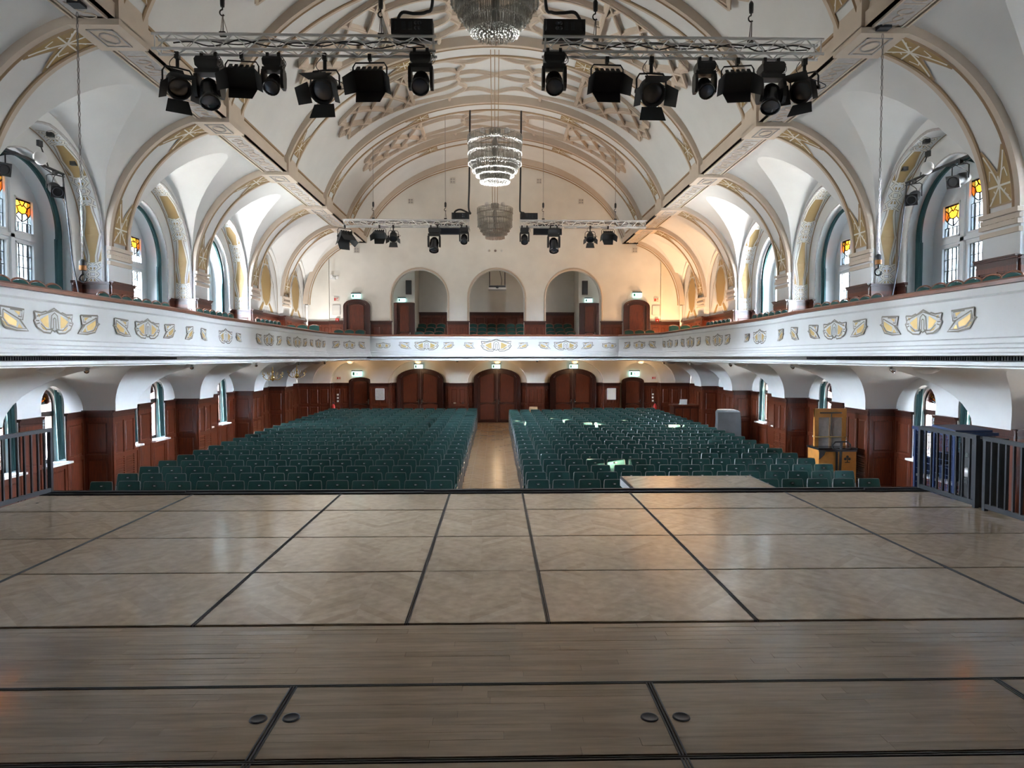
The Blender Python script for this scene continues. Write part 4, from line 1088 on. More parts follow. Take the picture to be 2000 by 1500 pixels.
# one pale chair pushed behind the last row
r = thing('side_chair', 'pale beige chair standing alone behind the right chair block', 'chair', (1.85, 33.9, 0))
part('backrest', CP[0], 'beech', r, local=True); part('seat', CP[4], 'beech', r, local=True)
for l in CP[6]: part('side_rail', l, 'beech', r, local=True)
for l in CP[5]: part('leg', l, 'steel_thin', r, local=True)
# ================================================================ GALLERY CHAIRS
def gallery_chair():
    r = thing('gallery_chair', 'x', 'chair')
    A = [(x, .62+.0+.26+.055*(1-(x/.23)**2)) for x in lin(-.23, .23, 11)]
    pad = MB(); rows = [[(x, .20+.05*t-.02*sin(pi*(x+.23)/.46), lerp(.52, z-.025, t)) for x, z in A] for t in lin(0, 1, 4)]
    pad.grid(rows); pad.grid([[(x, y+.05, z) for x, y, z in r_] for r_ in rows])
    top = rows[-1]; pad.grid([top, [(x, y+.05, z) for x, y, z in top]])
    part('backrest', pad, 'green_fabric', r, local=True)
    fr = MB(); fr.tube([(-.235, .22, .3), (-.24, .23, .6)]+[(x*1.03, .27, z) for x, z in A]+[(.24, .23, .6), (.235, .22, .3)], .018, 5); part('back_frame', fr, 'wood_rail', r, local=True)
    st = MB(); st.prism([(-.23, -.22, .42), (.23, -.22, .42), (.21, .2, .42), (-.21, .2, .42)], (0, 0, .07)); part('seat', st, 'green_fabric', r, local=True)
    for sx_ in (-1, 1):
        for y in (-.19, .2):
            l = MB(); l.bar((sx_*.2, y, 0), (sx_*.2, y, .42), .035); part('leg', l, 'wood_rail', r, local=True)
    return r
gproto = gallery_chair(); gfirst = True
def gput(x, y, z, rz, lab, sc=.93):
    global gfirst
    if gfirst: o = gproto; gfirst = False; o.location = (x, y, z); o.rotation_euler = (0, 0, rz); o['label'] = lab; o['group'] = 'green gallery chairs'
    else: o = dup(gproto, (x, y, z), rz, lab, 'green gallery chairs')
    o.scale = (sc, 1, 1)
for s in (-1, 1):
    for y0, n, nm in ((10.25, 6, 'before the first big pier'), (13.95, 7, 'between first and second pier'), (18.4, 6, 'after the first pier'), (22.9, 6, 'after the second pier')):
        for k in range(n):
            gput(s*7.33, y0+.43*k, 3.58, s*pi/2*-1 if s > 0 else pi/2, 'green chair over the %s gallery rail %s, %s of its row' % (SIDE[s], nm, ORD[k+1]), .84)
    for k in range(3):
        gput(s*(7.75+.5*k), 30.3, 3.72, 0, 'green gallery chair beside the %s rear panelling, %s from the nave' % (SIDE[s], ORD[k+1]))
        gput(s*(6.35+.5*k), 33.2, 3.62, 0, 'green gallery chair in front of the %s gallery door, %s from the centre' % (SIDE[s], ORD[k+1]))
gs = MB()
for s in (-1, 1): gs.box(*sorted((s*7.4, s*9.1)), 29.9, 30.7, 3.36, 3.72); gs.box(*sorted((s*6.0, s*7.8)), 32.8, 33.6, 3.36, 3.62)
struct('trim_gallery_step', gs, 'wood_dark', 'low wooden seating steps in the rear gallery corners', 'step')
for k in range(15): gput(-3.45+.5*k, 32.75, 3.38, 0, 'green gallery chair behind the rear rail, %s from the left' % ORD[k+1])
for nm, x0, n in (('left', -3.85, 3), ('middle', -1.17, 6), ('right', 2.85, 3)):
    for rrow, (y, z) in enumerate(((34.15, 3.38), (35.6, 3.63), (36.45, 3.87), (37.3, 4.11))):
        for k in range(n): gput(x0+.5*k, y, z, 0, 'green chair in the %s arch, %s row, %s from the left' % (nm, ORD[rrow+1], ORD[k+1]))
# ================================================================ TRUSSES
def truss(x0, x1, y, z, lab, detail):
    r = thing('lighting_truss', lab, 'truss', ((x0+x1)/2, y+.12, z)); w = .24
    C = [(y, z), (y+w, z), (y, z-w), (y+w, z-w)]
    for a, b in C:
        q = MB(); q.tube([(x0, a, b), (x1, a, b)], .025, 8); part('chord_tube', q, 'alu', r)
    n = int((x1-x0)/.25); n += n % 2
    allb = MB()
    for fi, (p, q_) in enumerate(((C[0], C[2]), (C[1], C[3]), (C[0], C[1]), (C[2], C[3]))):
        for k in range(n):
            a, b = (p, q_) if (k+fi) % 2 else (q_, p); xa, xb = lerp(x0+.08, x1-.08, k/n), lerp(x0+.08, x1-.08, (k+1)/n)
            if detail: bq = MB(); bq.tube([(xa, *a), (xb, *b)], .009, 5, cap=False); part('brace', bq, 'alu', r)
            else: allb.tube([(xa, *a), (xb, *b)], .014, 4, cap=False)
    if not detail: part('brace_lattice', allb, 'alu', r, kind='stuff')
    for x in (x0+.05, x1-.05):
        q = MB()
        for a, b in ((0, 2), (1, 3), (0, 1), (2, 3)): q.bar((x, *C[a]), (x, *C[b]), .018)
        part('end_frame', q, 'alu', r)
    cb = MB()   # cable run lying inside
    cb.tube(smooth([(lerp(x0+.3, x1-.2, t), y+.12+.05*sin(t*17), z-.10+.045*sin(t*29)) for t in lin(0, 1, 16)], 3), .012, 5); cb.tube(smooth([(lerp(x0+.9, x1-.2, t), y+.16+.05*cos(t*13), z-.07+.04*cos(t*23)) for t in lin(0, 1, 14)], 3), .010, 5)
    part('cable_run', cb, 'black', r)
    return r
TZ = 8.59
truss(-5.66, -.98, 12.0, TZ, 'left silver lighting truss with black spotlights above the stage front', True)
truss(.80, 5.55, 12.0, TZ+.02, 'right silver lighting truss with black spotlights above the stage front', True)
FZ = 8.45
truss(-5.76, -.96, 27.0, FZ, 'far left silver lighting truss near the rear wall', False)
truss(.94, 5.78, 27.0, FZ, 'far right silver lighting truss near the rear wall', False)
def ceil_z(x): return PZ+PBv*sqrt(max(0, 1-(x/PA)**2))
def hoist(x, y, z, far, lab):
    r = thing('chain_hoist', lab, 'hoist', (x, y, z)); zt = ceil_z(x)-.02
    q = MB(); q.tube([(x, y, z+.62), (x, y, zt)], .006 if not far else .008, 5); part('wire_rope', q, 'steel_thin', r)
    q = MB(); q.lathe([(.001, 0), (.035, .01), (.04, .06), (.04, .16), (.02, .20), (.001, .2)], (x, y, z+.47), 8); part('swivel', q, 'black', r)
    q = MB(); q.tube([(x, y, z+.47), (x, y, z+.44)]+[(x+.045*sin(a), y, z+.385-.05*cos(a)+.0) for a in lin(pi, 2.4*pi/1.0-.6, 9)], .012, 6); part('hook', q, 'black_gloss', r)
    q = MB(); q.tube([(x, y, z+.34), (x-.04, y, z+.02)], .006, 5); q.tube([(x, y, z+.34), (x+.04, y+.2, z+.02)], .006, 5); q.tube([(x+.01, y, z+.36), (x+.008, y, z+.05)], .010, 5); part('sling', q, 'steel_thin', r)
    q = MB(); q.cbox((x, y, z+.03), (.10, .07, .07)); part('clamp', q, 'black', r)
for x, nm in ((-4.54, 'outer end of the left near'), (-1.91, 'inner part of the left near'), (1.70, 'inner part of the right near'), (4.35, 'outer end of the right near')): hoist(x, 12.12, TZ+.02, False, 'hook and wire rope lifting the %s truss' % nm)
for x, nm in ((-4.61, 'outer part of the left far'), (-1.88, 'inner part of the left far'), (1.84, 'inner part of the right far'), (4.60, 'outer part of the right far')): hoist(x, 27.12, FZ+.02, True, 'hook and thin rope lifting the %s truss' % nm)
# power boxes on the trusses
def power_box(x0, x1, y, z, sg, lab, hx):
    r = thing('power_box', lab, 'power distributor', ((x0+x1)/2, y, z)); h = .24
    q = MB(); q.box(x0, x1, y-.12, y+.16, z, z+h); part('housing', q, 'black', r)
    for k, (u, w) in enumerate(((.10, .03), (.30, .06), (.46, .06), (.60, .035), (.68, .035))):
        q = MB(); xx = lerp(x0, x1, u if sg > 0 else 1-u)
        if k in (0, 1, 2): q.box(xx-w/2, xx+w/2, y-.128, y-.12, z+.06, z+.19)
        else:
            for zz in (z+.09, z+.17): q.lathe([(.0001, .012), (.03, .012), (.032, 0)], (xx, y-.12, zz), 10, axis=(0, -1, 0))
        part('socket', q, 'anthracite', r)
    q = MB()
    for x in (x0+.03, x1-.03): q.tube([(x, y-.14, z+.04), (x, y-.18, z+.04), (x, y-.18, z+.2), (x, y-.14, z+.2)], .01, 5)
    part('carry_handle', q, 'black_gloss', r)
    return r
def hose(pts, rad, lab): tag(part('supply_hose', MB().tube(smooth(pts, 6), rad, 7), 'hose'), lab, 'cable')
power_box(-1.72, -1.03, 12.08, TZ+.03, 1, 'black power distributor on the inner end of the left near truss', 0)
power_box(.82, 1.51, 12.08, TZ+.05, -1, 'black power distributor on the inner end of the right near truss', 0)
power_box(-1.64, -.98, 27.1, FZ+.03, 1, 'black power distributor on the inner end of the left far truss', 0)
power_box(.96, 1.62, 27.1, FZ+.03, -1, 'black power distributor on the inner end of the right far truss', 0)
hose([(-1.04, 12.3, 12.6), (-1.05, 12.3, 10.2), (-1.06, 12.25, 9.25), (-1.16, 12.2, 9.08), (-1.35, 12.15, 9.03), (-1.55, 12.1, 9.02), (-1.64, 12.1, 8.86)], .028, 'thick black hose dropping from the vault to the left near power distributor')
hose([(.86, 12.3, 12.6), (.86, 12.3, 10.2), (.87, 12.25, 9.25), (.97, 12.2, 9.10), (1.15, 12.15, 9.07), (1.35, 12.1, 9.05), (1.46, 12.1, 8.88)], .028, 'thick black hose dropping from the vault to the right near power distributor')
hose([(-.94, 27.1, 12.6), (-.97, 27.1, 10), (-1.0, 27.1, 8.95), (-.93, 27.1, 8.72), (-1.02, 27.1, 8.74), (-1.3, 27.1, 8.86), (-1.5, 27.1, 8.80), (-1.56, 27.1, 8.66)], .035, 'black hose dropping from the vault to the left far power distributor')
hose([(1.0, 27.1, 12.6), (.97, 27.1, 10), (.95, 27.1, 8.95), (.98, 27.1, 8.78), (1.1, 27.1, 8.74), (1.12, 27.1, 8.66)], .035, 'black hose dropping from the vault to the right far power distributor')
# ================================================================ STAGE LIGHTS
def frame_axes(d, roll=0):
    d = Vector(d).normalized(); r = d.cross(Vector((0, 0, 1))).normalized(); u = r.cross(d).normalized(); return d, r, u
def fresnel(x, y, z, d, lab, sc=1.0, doors=(1, 1, 1, 1)):
    """round lantern in a U yoke; z is the tube it hangs from"""
    R = thing('stage_spotlight', lab, 'spotlight', (x, y, z)); d, r, u = frame_axes(d); rr = Vector((d.y, -d.x, 0)).normalized()
    c = Vector((x, y, z-.50*sc)); P = lambda a, b, e: c+(r*a+u*b+d*e)*sc
    q = MB(); q.cbox((x, y, z-.02), (.07, .09, .11)); q.tube([(x, y, z), (x, y, z-.22*sc)], .03*sc, 8); part('hook_clamp', q, 'black', R)
    top = Vector((x, y, z-.22*sc)); w = .235*sc
    q = MB(); q.tube([c-r*w, c-r*w+Vector((0, 0, .19*sc)), c-r*w*.8+Vector((0, 0, .27*sc)), top, c+r*w*.8+Vector((0, 0, .27*sc)), c+r*w+Vector((0, 0, .19*sc)), c+r*w], .015*sc, 6); part('yoke', q, 'black', R)
    q = MB()
    for sg in (-1, 1): q.lathe([(.001, -.03), (.035, -.03), (.035, .03), (.001, .03)], P(sg*.235, 0, 0), 10, axis=r)
    part('tilt_knob', q, 'black_gloss', R)
    q = MB(); q.lathe([(.001, -.24), (.10, -.24), (.165, -.17), (.175, -.05), (.185, .10), (.185, .17), (.15, .17)], tuple(c), 20, axis=d)
    q.v = [tuple(c+(Vector(v)-c)*sc) for v in q.v]
    for k in range(5):
        e0 = -.18+.05*k; q.obox(P(0, .178, e0), r*.09*sc, u*.008*sc, d*.012*sc)
    body = part('housing', q, 'black_matte', R)
    q = MB(); q.lathe([(.001, .155), (.08, .15), (.15, .135)], tuple(c), 16, axis=d); q.v = [tuple(c+(Vector(v)-c)*sc) for v in q.v]; part('lens', q, 'lens', R)
    q = MB(); q.tube([P(.19*cos(t), .19*sin(t), .18) for t in lin(0, 2*pi, 17)], .01*sc, 5); part('filter_ring', q, 'anthracite', R)
    for k, (a, b) in enumerate(((0, 1), (0, -1), (1, 0), (-1, 0))):
        if not doors[k]: continue
        n = r*a+u*b; t = d.cross(n); q = MB(); o = Vector(P(0, 0, .185)); sp = .75
        w0, w1, L = .16, .21 if k < 2 else .13, .26
        A = [o+(n*.185-t*w0)*sc, o+(n*.185+t*w0)*sc, o+(n*(.185+L*.55)+d*L*sp+t*w1)*sc, o+(n*(.185+L*.55)+d*L*sp-t*w1)*sc]
        q.prism(A, n*.006*sc); part('barn_door', q, 'black_matte', R)
    q = MB(); q.tube(smooth([P(-.2, -.05, -.1), P(-.32, .0, -.1), (c.x-.12*sc, c.y, c.z+.3*sc), (x-.06, y+.05, z)], 5), .007, 5); part('power_cable', q, 'black', R)
    return R
def flood(x, y, z, d, lab, sc=1.0):
    R = thing('stage_floodlight', lab, 'floodlight', (x, y, z)); d, r, u = frame_axes(d)
    c = Vector((x, y, z-.33*sc)); P = lambda a, b, e: c+(r*a+u*b+d*e)*sc
    q = MB(); q.cbox((x, y, z-.02), (.06, .08, .10)); q.tube([(x, y, z), (x, y, z-.09*sc)], .016, 6); part('hook_clamp', q, 'black', R)
    q = MB(); w = .24*sc; zt = z-.09*sc
    q.tube([c-r*w, Vector((c.x, c.y, zt-.06*sc))-r*w, Vector((c.x, c.y, zt))-r*w*.85, Vector((c.x, c.y, zt))+r*w*.85, Vector((c.x, c.y, zt-.06*sc))+r*w, c+r*w], .012*sc, 6); part('yoke', q, 'black', R)
    q = MB(); A = [P(a, b, -.12) for a, b in ((-.17, -.12), (.17, -.12), (.17, .12), (-.17, .12))]; B = [P(a, b, .06) for a, b in ((-.21, -.15), (.21, -.15), (.21, .15), (-.21, .15))]
    q.poly(A); q.grid([A, B], 0, False, True); q.poly([P(a, b, .05) for a, b in ((-.2, -.14), (.2, -.14), (.2, .14), (-.2, .14))])
    for k in range(5): q.obox(P(-.16+.08*k, .14, -.05), r*.022*sc, u*.012*sc, d*.07*sc)
    part('housing', q, 'black_matte', R)
    q = MB()
    for sg in (-1, 1): q.lathe([(.001, -.02), (.03, -.02), (.03, .03), (.001, .03)], P(sg*.235, 0, 0), 8, axis=r)
    part('tilt_knob', q, 'black_gloss', R)
    for a, b, w0, w1, L, f in ((0, 1, .21, .20, .2, .3), (0, -1, .21, .17, .27, .15), (1, 0, .15, .12, .2, .55), (-1, 0, .15, .12, .2, .55)):
        n = r*a+u*b; t = d.cross(n); h0 = .21 if a else .15; o = P(0, 0, .06); q = MB()
        q.prism([o+(n*h0-t*w0)*sc, o+(n*h0+t*w0)*sc, o+(n*(h0+L*f)+d*L+t*w1)*sc, o+(n*(h0+L*f)+d*L-t*w1)*sc], n*.006*sc); part('barn_door', q, 'black_matte', R)
    return R
def mover(x, y, z, d, lab, sc=1.0, long=False):
    R = thing('moving_head_light', lab, 'moving light', (x, y, z)); d, r, u = frame_axes(d)
    for sg in (-1, 1):
        q = MB(); q.cbox((x+sg*.1*sc, y, z-.01), (.05, .09, .09)); q.bar((x+sg*.1*sc, y, z-.04), (x+sg*.1*sc, y, z-.07*sc), .03); part('omega_clamp', q, 'black', R)
    q = MB(); zt, zb = z-.06*sc, z-.24*sc; A = lambda w, dd, zz: [(x-w*sc, y-dd*sc, zz), (x+w*sc, y-dd*sc, zz), (x+w*sc, y+dd*sc, zz), (x-w*sc, y+dd*sc, zz)]
    L = [A(.15, .12, zt), A(.17, .14, zt-.05*sc), A(.16, .13, zb+.04*sc), A(.11, .09, zb)]
    q.poly(L[0]); q.grid(L, 0, False, True); q.poly(L[-1]); part('base', q, 'black', R)
    rh = Vector((1, 0, 0)); c = Vector((x, y, z-(.47 if not long else .50)*sc)); h = MB()
    for sg in (-1, 1):
        pr = [(.0, .20), (.09, .20), (.12, .10), (.11, -.06), (.07, -.13), (-.07, -.13), (-.11, -.06), (-.12, .10), (-.09, .20)]
        h.prism([c+rh*sg*.145*sc+Vector((0, a, b))*sc for a, b in pr], rh*sg*.05*sc)
    h.cbox((x, y, z-.26*sc), (.36*sc, .2*sc, .06*sc)); part('yoke', h, 'black', R)
    q = MB(); e0 = .10 if not long else .16
    q.lathe([(.001, -.17), (.08, -.16), (.125, -.09), (.135, 0), (.13, e0), (.145, e0+.08), (.145, e0+.13), (.125, e0+.13)], tuple(c), 18, axis=d); q.v = [tuple(c+(Vector(v)-c)*sc) for v in q.v]; hd = part('head', q, 'black_gloss', R)
    q = MB(); q.lathe([(.001, e0+.15), (.06, e0+.14), (.125, e0+.11)], tuple(c), 16, axis=d); q.v = [tuple(c+(Vector(v)-c)*sc) for v in q.v]; part('lens', q, 'lens', hd)
    q = MB()
    for k in range(3): q.tube([(x+.14*sc+.05*cos(t)+.02*k, y-.05, z-.1+.07*sin(t)-.03*k) for t in lin(0, 2*pi, 11)], .005, 4)
    part('cable_loop', q, 'black', R)
    return R
yb, zb, yr = 12.0, TZ-.24, 12.24
fresnel(-5.35, yr, zb, (.42, -.62, -.62), 'round barn-door spotlight at the outer end of the left near truss')
mover(-4.82, yr, zb, (.22, -.5, -.85), 'long moving head, second lamp from the outer end of the left near truss', 1.15, True)
flood(-4.27, yr, zb, (.10, -.78, -.62), 'square floodlight, third lamp from the outer end of the left near truss', 1.12)
mover(-3.74, yr, zb, (.0, -.72, -.7), 'small moving head, fourth lamp from the outer end of the left near truss', .95)
fresnel(-2.88, yr, zb, (-.12, -.80, -.58), 'round barn-door spotlight in the middle of the left near truss', 1.08)
flood(-2.12, yr, zb, (-.04, -.8, -.62), 'square floodlight beside the power distributor of the left near truss', 1.2)
mover(-1.23, yb, zb, (0, -.72, -.7), 'moving head under the left near power distributor', 1.05)
mover(.99, yb, zb+.02, (0, -.72, -.7), 'moving head under the right near power distributor', 1.05)
flood(1.92, yr, zb, (.04, -.8, -.62), 'square floodlight, second lamp from the inner end of the right near truss', 1.15)
fresnel(2.68, yr, zb, (.02, -.80, -.58), 'round barn-door spotlight in the middle of the right near truss', 1.08)
mover(3.60, yr, zb, (0, -.72, -.7), 'small moving head, fourth lamp from the inner end of the right near truss', .95)
flood(4.17, yr, zb, (-.12, -.78, -.62), 'square floodlight, third lamp from the outer end of the right near truss', 1.12)
mover(4.75, yr, zb, (-.2, -.5, -.85), 'long moving head, second lamp from the outer end of the right near truss', 1.15, True)
fresnel(5.33, yr, zb, (-.62, -.66, -.42), 'round barn-door spotlight at the outer end of the right near truss')
zb = FZ-.24; yr = 27.0
flood(-5.66, yr, zb, (.3, -.35, -.9), 'long narrow floodlight at the outer end of the left far truss', 1.25)
flood(-4.36, yr, zb, (0, -.75, -.65), 'square floodlight, second lamp on the left far truss', 1.0)
fresnel(-3.84, yr, zb, (.05, -.7, -.7), 'round spotlight, third lamp on the left far truss', .8)
mover(-2.30, yr, zb, (0, -.45, -.9), 'long moving head before the navy panel of the left far truss', 1.25, True)
mover(-1.17, yr, zb, (0, -.6, -.75), 'small moving head under the left far power distributor', .95)
mover(1.12, yr, zb, (0, -.6, -.75), 'small moving head under the right far power distributor', .95)
mover(2.23, yr, zb, (0, -.45, -.9), 'long moving head before the navy panel of the right far truss', 1.25, True)
fresnel(3.62, yr, zb, (-.05, -.7, -.7), 'round spotlight, fourth lamp on the right far truss', .8)
flood(4.30, yr, zb, (0, -.75, -.65), 'square floodlight at the outer part of the right far truss', 1.0)
for x0, x1, nm in ((-2.30, -1.24, 'left'), (1.48, 2.58, 'right')):
    r = thing('panel_loudspeaker', 'flat navy panel hanging behind the moving head of the %s far truss' % nm, 'loudspeaker', ((x0+x1)/2, 27.45, 8.0))
    q = MB(); q.box(x0, x1, 27.40, 27.55, 7.98, 8.36); part('cabinet', q, 'screen_navy', r)
    q = MB(); q.box(x0+.03, x1-.03, 27.39, 27.40, 8.01, 8.33); part('front_grille', q, 'screen_navy', r)
    q = MB()
    for x in (x0+.1, x1-.1): q.tube([(x, 27.45, 8.36), (x, 27.24, FZ-.24)], .01, 5)
    part('bracket', q, 'black', r)
# ================================================================ CHANDELIERS
def chandelier(y, zbot, sc, top, ya, lab):
    R = thing('crystal_chandelier', lab, 'chandelier', (0, y, zbot)); rng = random.Random(int(y*10))
    def rods(mb, r, z0, z1, n, rad):
        for k in range(n):
            a = 2*pi*(k+rng.random()*.4)/n; x, yy = r*cos(a)*sc, y+r*sin(a)*sc; j = rng.uniform(-.02, .02)
            mb.tube([(x, yy, zbot+(z1)*sc), (x, yy, zbot+(z0+j)*sc)], rad*sc, 3, cap=False)
            zz = zbot+(z0+j)*sc; q = rad*1.9*sc
            mb.add([(x-q, yy, zz), (x, yy-q, zz), (x+q, yy, zz), (x, yy+q, zz), (x, yy, zz+q*1.4), (x, yy, zz-q*1.4)], [(0, 1, 4), (1, 2, 4), (2, 3, 4), (3, 0, 4), (1, 0, 5), (2, 1, 5), (3, 2, 5), (0, 3, 5)])
    tiers = [('neck_tier', .19, 1.66, 1.86, 40), ('crown_tier', .93, 1.36, 1.62, 150), ('upper_tier', .91, 1.02, 1.38, 150), ('middle_tier', .90, .68, 1.06, 150), ('lower_tier', .76, .44, .74, 120), ('lower_tier', .64, .28, .50, 100), ('bottom_tier', .50, .08, .36, 90)]
    for nm, r, z0, z1, n in tiers:
        mb = MB(); rods(mb, r, z0, z1, n, .011); rods(mb, r*.9, z0, z1, n*2//3, .011); part(nm, mb, 'crystal', R, kind='stuff')
        q = MB(); q.tube([(r*sc*cos(t), y+r*sc*sin(t), zbot+z1*sc) for t in lin(0, 2*pi, 33)], .010, 4); part('tier_ring', q, 'steel_thin', R)
    mb = MB()
    for r, n in ((.08, 8), (.16, 16), (.24, 24), (.32, 32), (.40, 40)): rods(mb, r, .02+.25*r*r, .34, n, .011)
    for r, n in ((.56, 50), (.70, 60), (.82, 70)): rods(mb, r, .30+.55*(r-.56)*2, .9, n, .011)
    part('crystal_drops', mb, 'crystal', R, kind='stuff')
    q = MB(); q.lathe([(.02, .3), (.10, .5), (.06, .9), (.14, 1.3), (.05, 1.6), (.10, 1.75), (.03, 1.9)], (0, y, zbot), 12); q.v = [(x*sc, y+(yy-y)*sc, zbot+(z-zbot)*sc) for x, yy, z in q.v]
    for k in range(8): a = 2*pi*k/8; q.bar((0, y, zbot+1.6*sc), (.92*sc*cos(a), y+.92*sc*sin(a), zbot+1.6*sc), .02)
    part('inner_stem', q, 'steel_thin', R)
    for k in range(3):
        q = MB(); q.tube([((k-1)*.11, y, zbot+1.85*sc), ((k-1)*.13, ya, top)], .013, 5); part('suspension_rope', q, 'mould_brown', R)
    for k in range(2):
        q = MB(); sg = k*2-1; q.lathe([(.02, 0), (.10, .04), (.10, .16), (.03, .2)], (sg*.42*sc, y, zbot+1.72*sc), 10); part('motor_lamp', q, 'alu', R)
chandelier(14.85, 9.85, 1.0, 12.85, 14.85, 'nearest large crystal chandelier cut by the top edge above the stage front')
chandelier(24.4, 9.16, 1.0, 12.85, 21.6, 'middle crystal chandelier hanging on three ropes in the nave')
chandelier(32.75, 8.66, .88, 12.85, 26.4, 'rearmost and smallest looking crystal chandelier before the rear wall')
for k in (-1, 1):
    q = MB(); q.lathe([(.001, 0), (.09, .01), (.11, .06), (.11, .16), (.05, .20)], (k*.52, 18.9, 12.25), 12); q.tube([(k*.52, 18.9, 12.45), (k*.52, 18.9, 12.95)], .02, 6)
    tag(part('ceiling_downlight', q, 'alu'), 'small silver downlight in the coffers just below the nearest chandelier, %s one' % ('left' if k < 0 else 'right'), 'downlight')
def brass(y, lab):
    R = thing('brass_chandelier', lab, 'chandelier', (-8.25, y, 2.38)); c = Vector((-8.25, y, 2.50))
    q = MB(); q.lathe([(.001, -.14), (.03, -.12), (.06, -.06), (.075, 0), (.05, .06), (.02, .10), (.03, .16), (.045, .2), (.02, .26), (.012, .45), (.012, .62)], tuple(c), 12); part('stem', q, 'brass', R)
    for k in range(8):
        a = 2*pi*k/8; u = Vector((cos(a), sin(a), 0)); q = MB()
        q.tube(smooth([c, c+u*.12+Vector((0, 0, -.08)), c+u*.26+Vector((0, 0, -.06)), c+u*.36+Vector((0, 0, .04)), c+u*.30+Vector((0, 0, .10)), c+u*.38+Vector((0, 0, .12))], 4), .010, 5)
        q.lathe([(.03, .0), (.012, .02), (.012, .09), (.001, .1)], tuple(c+u*.38+Vector((0, 0, .11))), 8); part('candle_arm', q, 'brass', R)
brass(26.4, 'nearer small brass chandelier under the left gallery'); brass(29.6, 'farther small brass chandelier under the left gallery')
# ================================================================ CHAINS, SIDE LIGHT BARS
def chain(x, y, z, lab):
    R = thing('hoist_chain', lab, 'chain', (x, y, z)); q = MB(); zt = 8.76; n = int((zt-z-.35)/.085)
    for k in range(n):
        zc = z+.35+.085*k; a = (1, 0, 0) if k % 2 else (0, 1, 0)
        q.tube([(x+a[0]*0.016*cos(t), y+a[1]*.016*cos(t), zc+.05*sin(t)) for t in lin(0, 2*pi, 7)[:-1]], .006, 4, closed=True)
    part('chain_links', q, 'steel_thin', R, kind='stuff')
    q = MB(); q.cbox((x, y, 8.76), (.2, .2, .06)); part('ceiling_plate', q, 'anthracite', R)
    q = MB(); q.lathe([(.001, .20), (.05, .20), (.052, .35), (.02, .38), (.001, .38)], (x, y, z), 10); part('hook_block', q, 'black', R)
    q = MB(); q.lathe([(.053, .205), (.055, .215), (.055, .27), (.053, .28)], (x, y, z), 10); part('warning_band', q, 'amber_board', R)
    q = MB(); q.tube([(x, y, z+.2), (x, y, z+.14)]+[(x+.055*sin(a), y, z+.08-.06*cos(a)) for a in lin(pi, 2.55*pi, 10)], .016, 6); part('hook', q, 'black_gloss', R)
chain(-6.52, 11.4, 4.42, 'long steel hoist chain with hook hanging before the left gallery rail')
chain(6.50, 11.9, 4.62, 'long steel hoist chain with hook hanging before the right gallery rail')
def profile_lamp(R_label, x, y, z, d):
    R = thing('profile_spotlight', R_label, 'spotlight', (x, y, z)); d, r, u = frame_axes(d); c = Vector((x, y, z-.36))
    q = MB(); q.cbox((x, y, z-.02), (.07, .07, .10)); part('hook_clamp', q, 'black', R)
    q = MB(); w = .15
    q.tube([c-r*w, Vector((c.x, c.y, z-.10))-r*w, Vector((c.x, c.y, z-.07))-r*w*.7, Vector((c.x, c.y, z-.07))+r*w*.7, Vector((c.x, c.y, z-.10))+r*w, c+r*w], .012, 6); part('yoke', q, 'black', R)
    q = MB(); q.lathe([(.001, -.30), (.10, -.28), (.115, -.15), (.12, -.02), (.09, .02), (.085, .22), (.10, .24), (.10, .38), (.085, .38), (.08, .30), (.001, .29)], tuple(c), 14, axis=d); part('barrel', q, 'black_matte', R)
    q = MB(); q.obox(c+d*.36, r*.12, u*.12, d*.006); part('gel_frame', q, 'black_gloss', R)
    q = MB(); q.tube(smooth([c-d*.28, c-d*.34+Vector((0, 0, .12)), Vector((x-.05, y+.1, z-.05)), Vector((x, y+.14, z))], 5), .008, 5); part('power_cable', q, 'black', R)
for s, y0, y1, nm in ((-1, 12.95, 15.45, 'left'), (1, 13.45, 15.75, 'right')):
    R = thing('side_light_bar', 'black pipe with two spotlights across the nearest %s gallery window' % nm, 'lighting bar', (s*9.2, (y0+y1)/2, 7.15))
    q = MB(); q.tube([(s*9.2, y0, 7.17), (s*9.2, y1, 7.15)], .03, 8); part('pipe', q, 'black', R)
    q = MB(); q.tube([(s*9.2, y1-.03, 7.15), (s*9.05, y1+.0, 5.3), (s*8.75, y1-.2, 4.2)], .016, 6); part('drop_pipe', q, 'anthracite', R)
    for y in (y0+.25, y1-.5):
        q = MB(); q.tube([(s*9.2, y, 7.16), (s*9.35, y, 7.6)], .014, 5); q.cbox((s*9.37, y, 7.65), (.06, .12, .12)); part('wall_bracket', q, 'black', R)
    q = MB(); q.tube(smooth([(s*9.18, lerp(y0, y1, t), 7.12-.06*sin(t*9)) for t in lin(0, 1, 9)], 4), .012, 5); part('cable_run', q, 'black', R)
    q = MB(); q.lathe([(.001, -.03), (.10, -.03), (.135, 0), (.13, .04), (.10, .06), (.001, .07)], (s*9.12, y1-.9, 7.24), 16, axis=(-s, -.6, 0)); part('antenna_dome', q, 'white_paint', R, 'white round dome')
    for k, (y, d) in enumerate(((y0+.45, (-s*.75, -.55, -.28)), (y1-.3, (-s*.6, -.75, -.35)))):
        profile_lamp('black profile spotlight on the %s window pipe, %s end' % (nm, ('stage', 'pier')[k]), s*9.2, y, 7.13, d)
    for k, (dy, z) in enumerate(((1.15, 7.55), (.35, 7.93))):
        q = MB(); q.cbox((s*9.3, 14.85+dy, z), (.12, .10, .13)); tag(part('sensor_box', q, 'black'), 'small black box on the painted arch of the nearest %s window, %s one' % (nm, ('lower', 'upper')[k]), 'sensor')
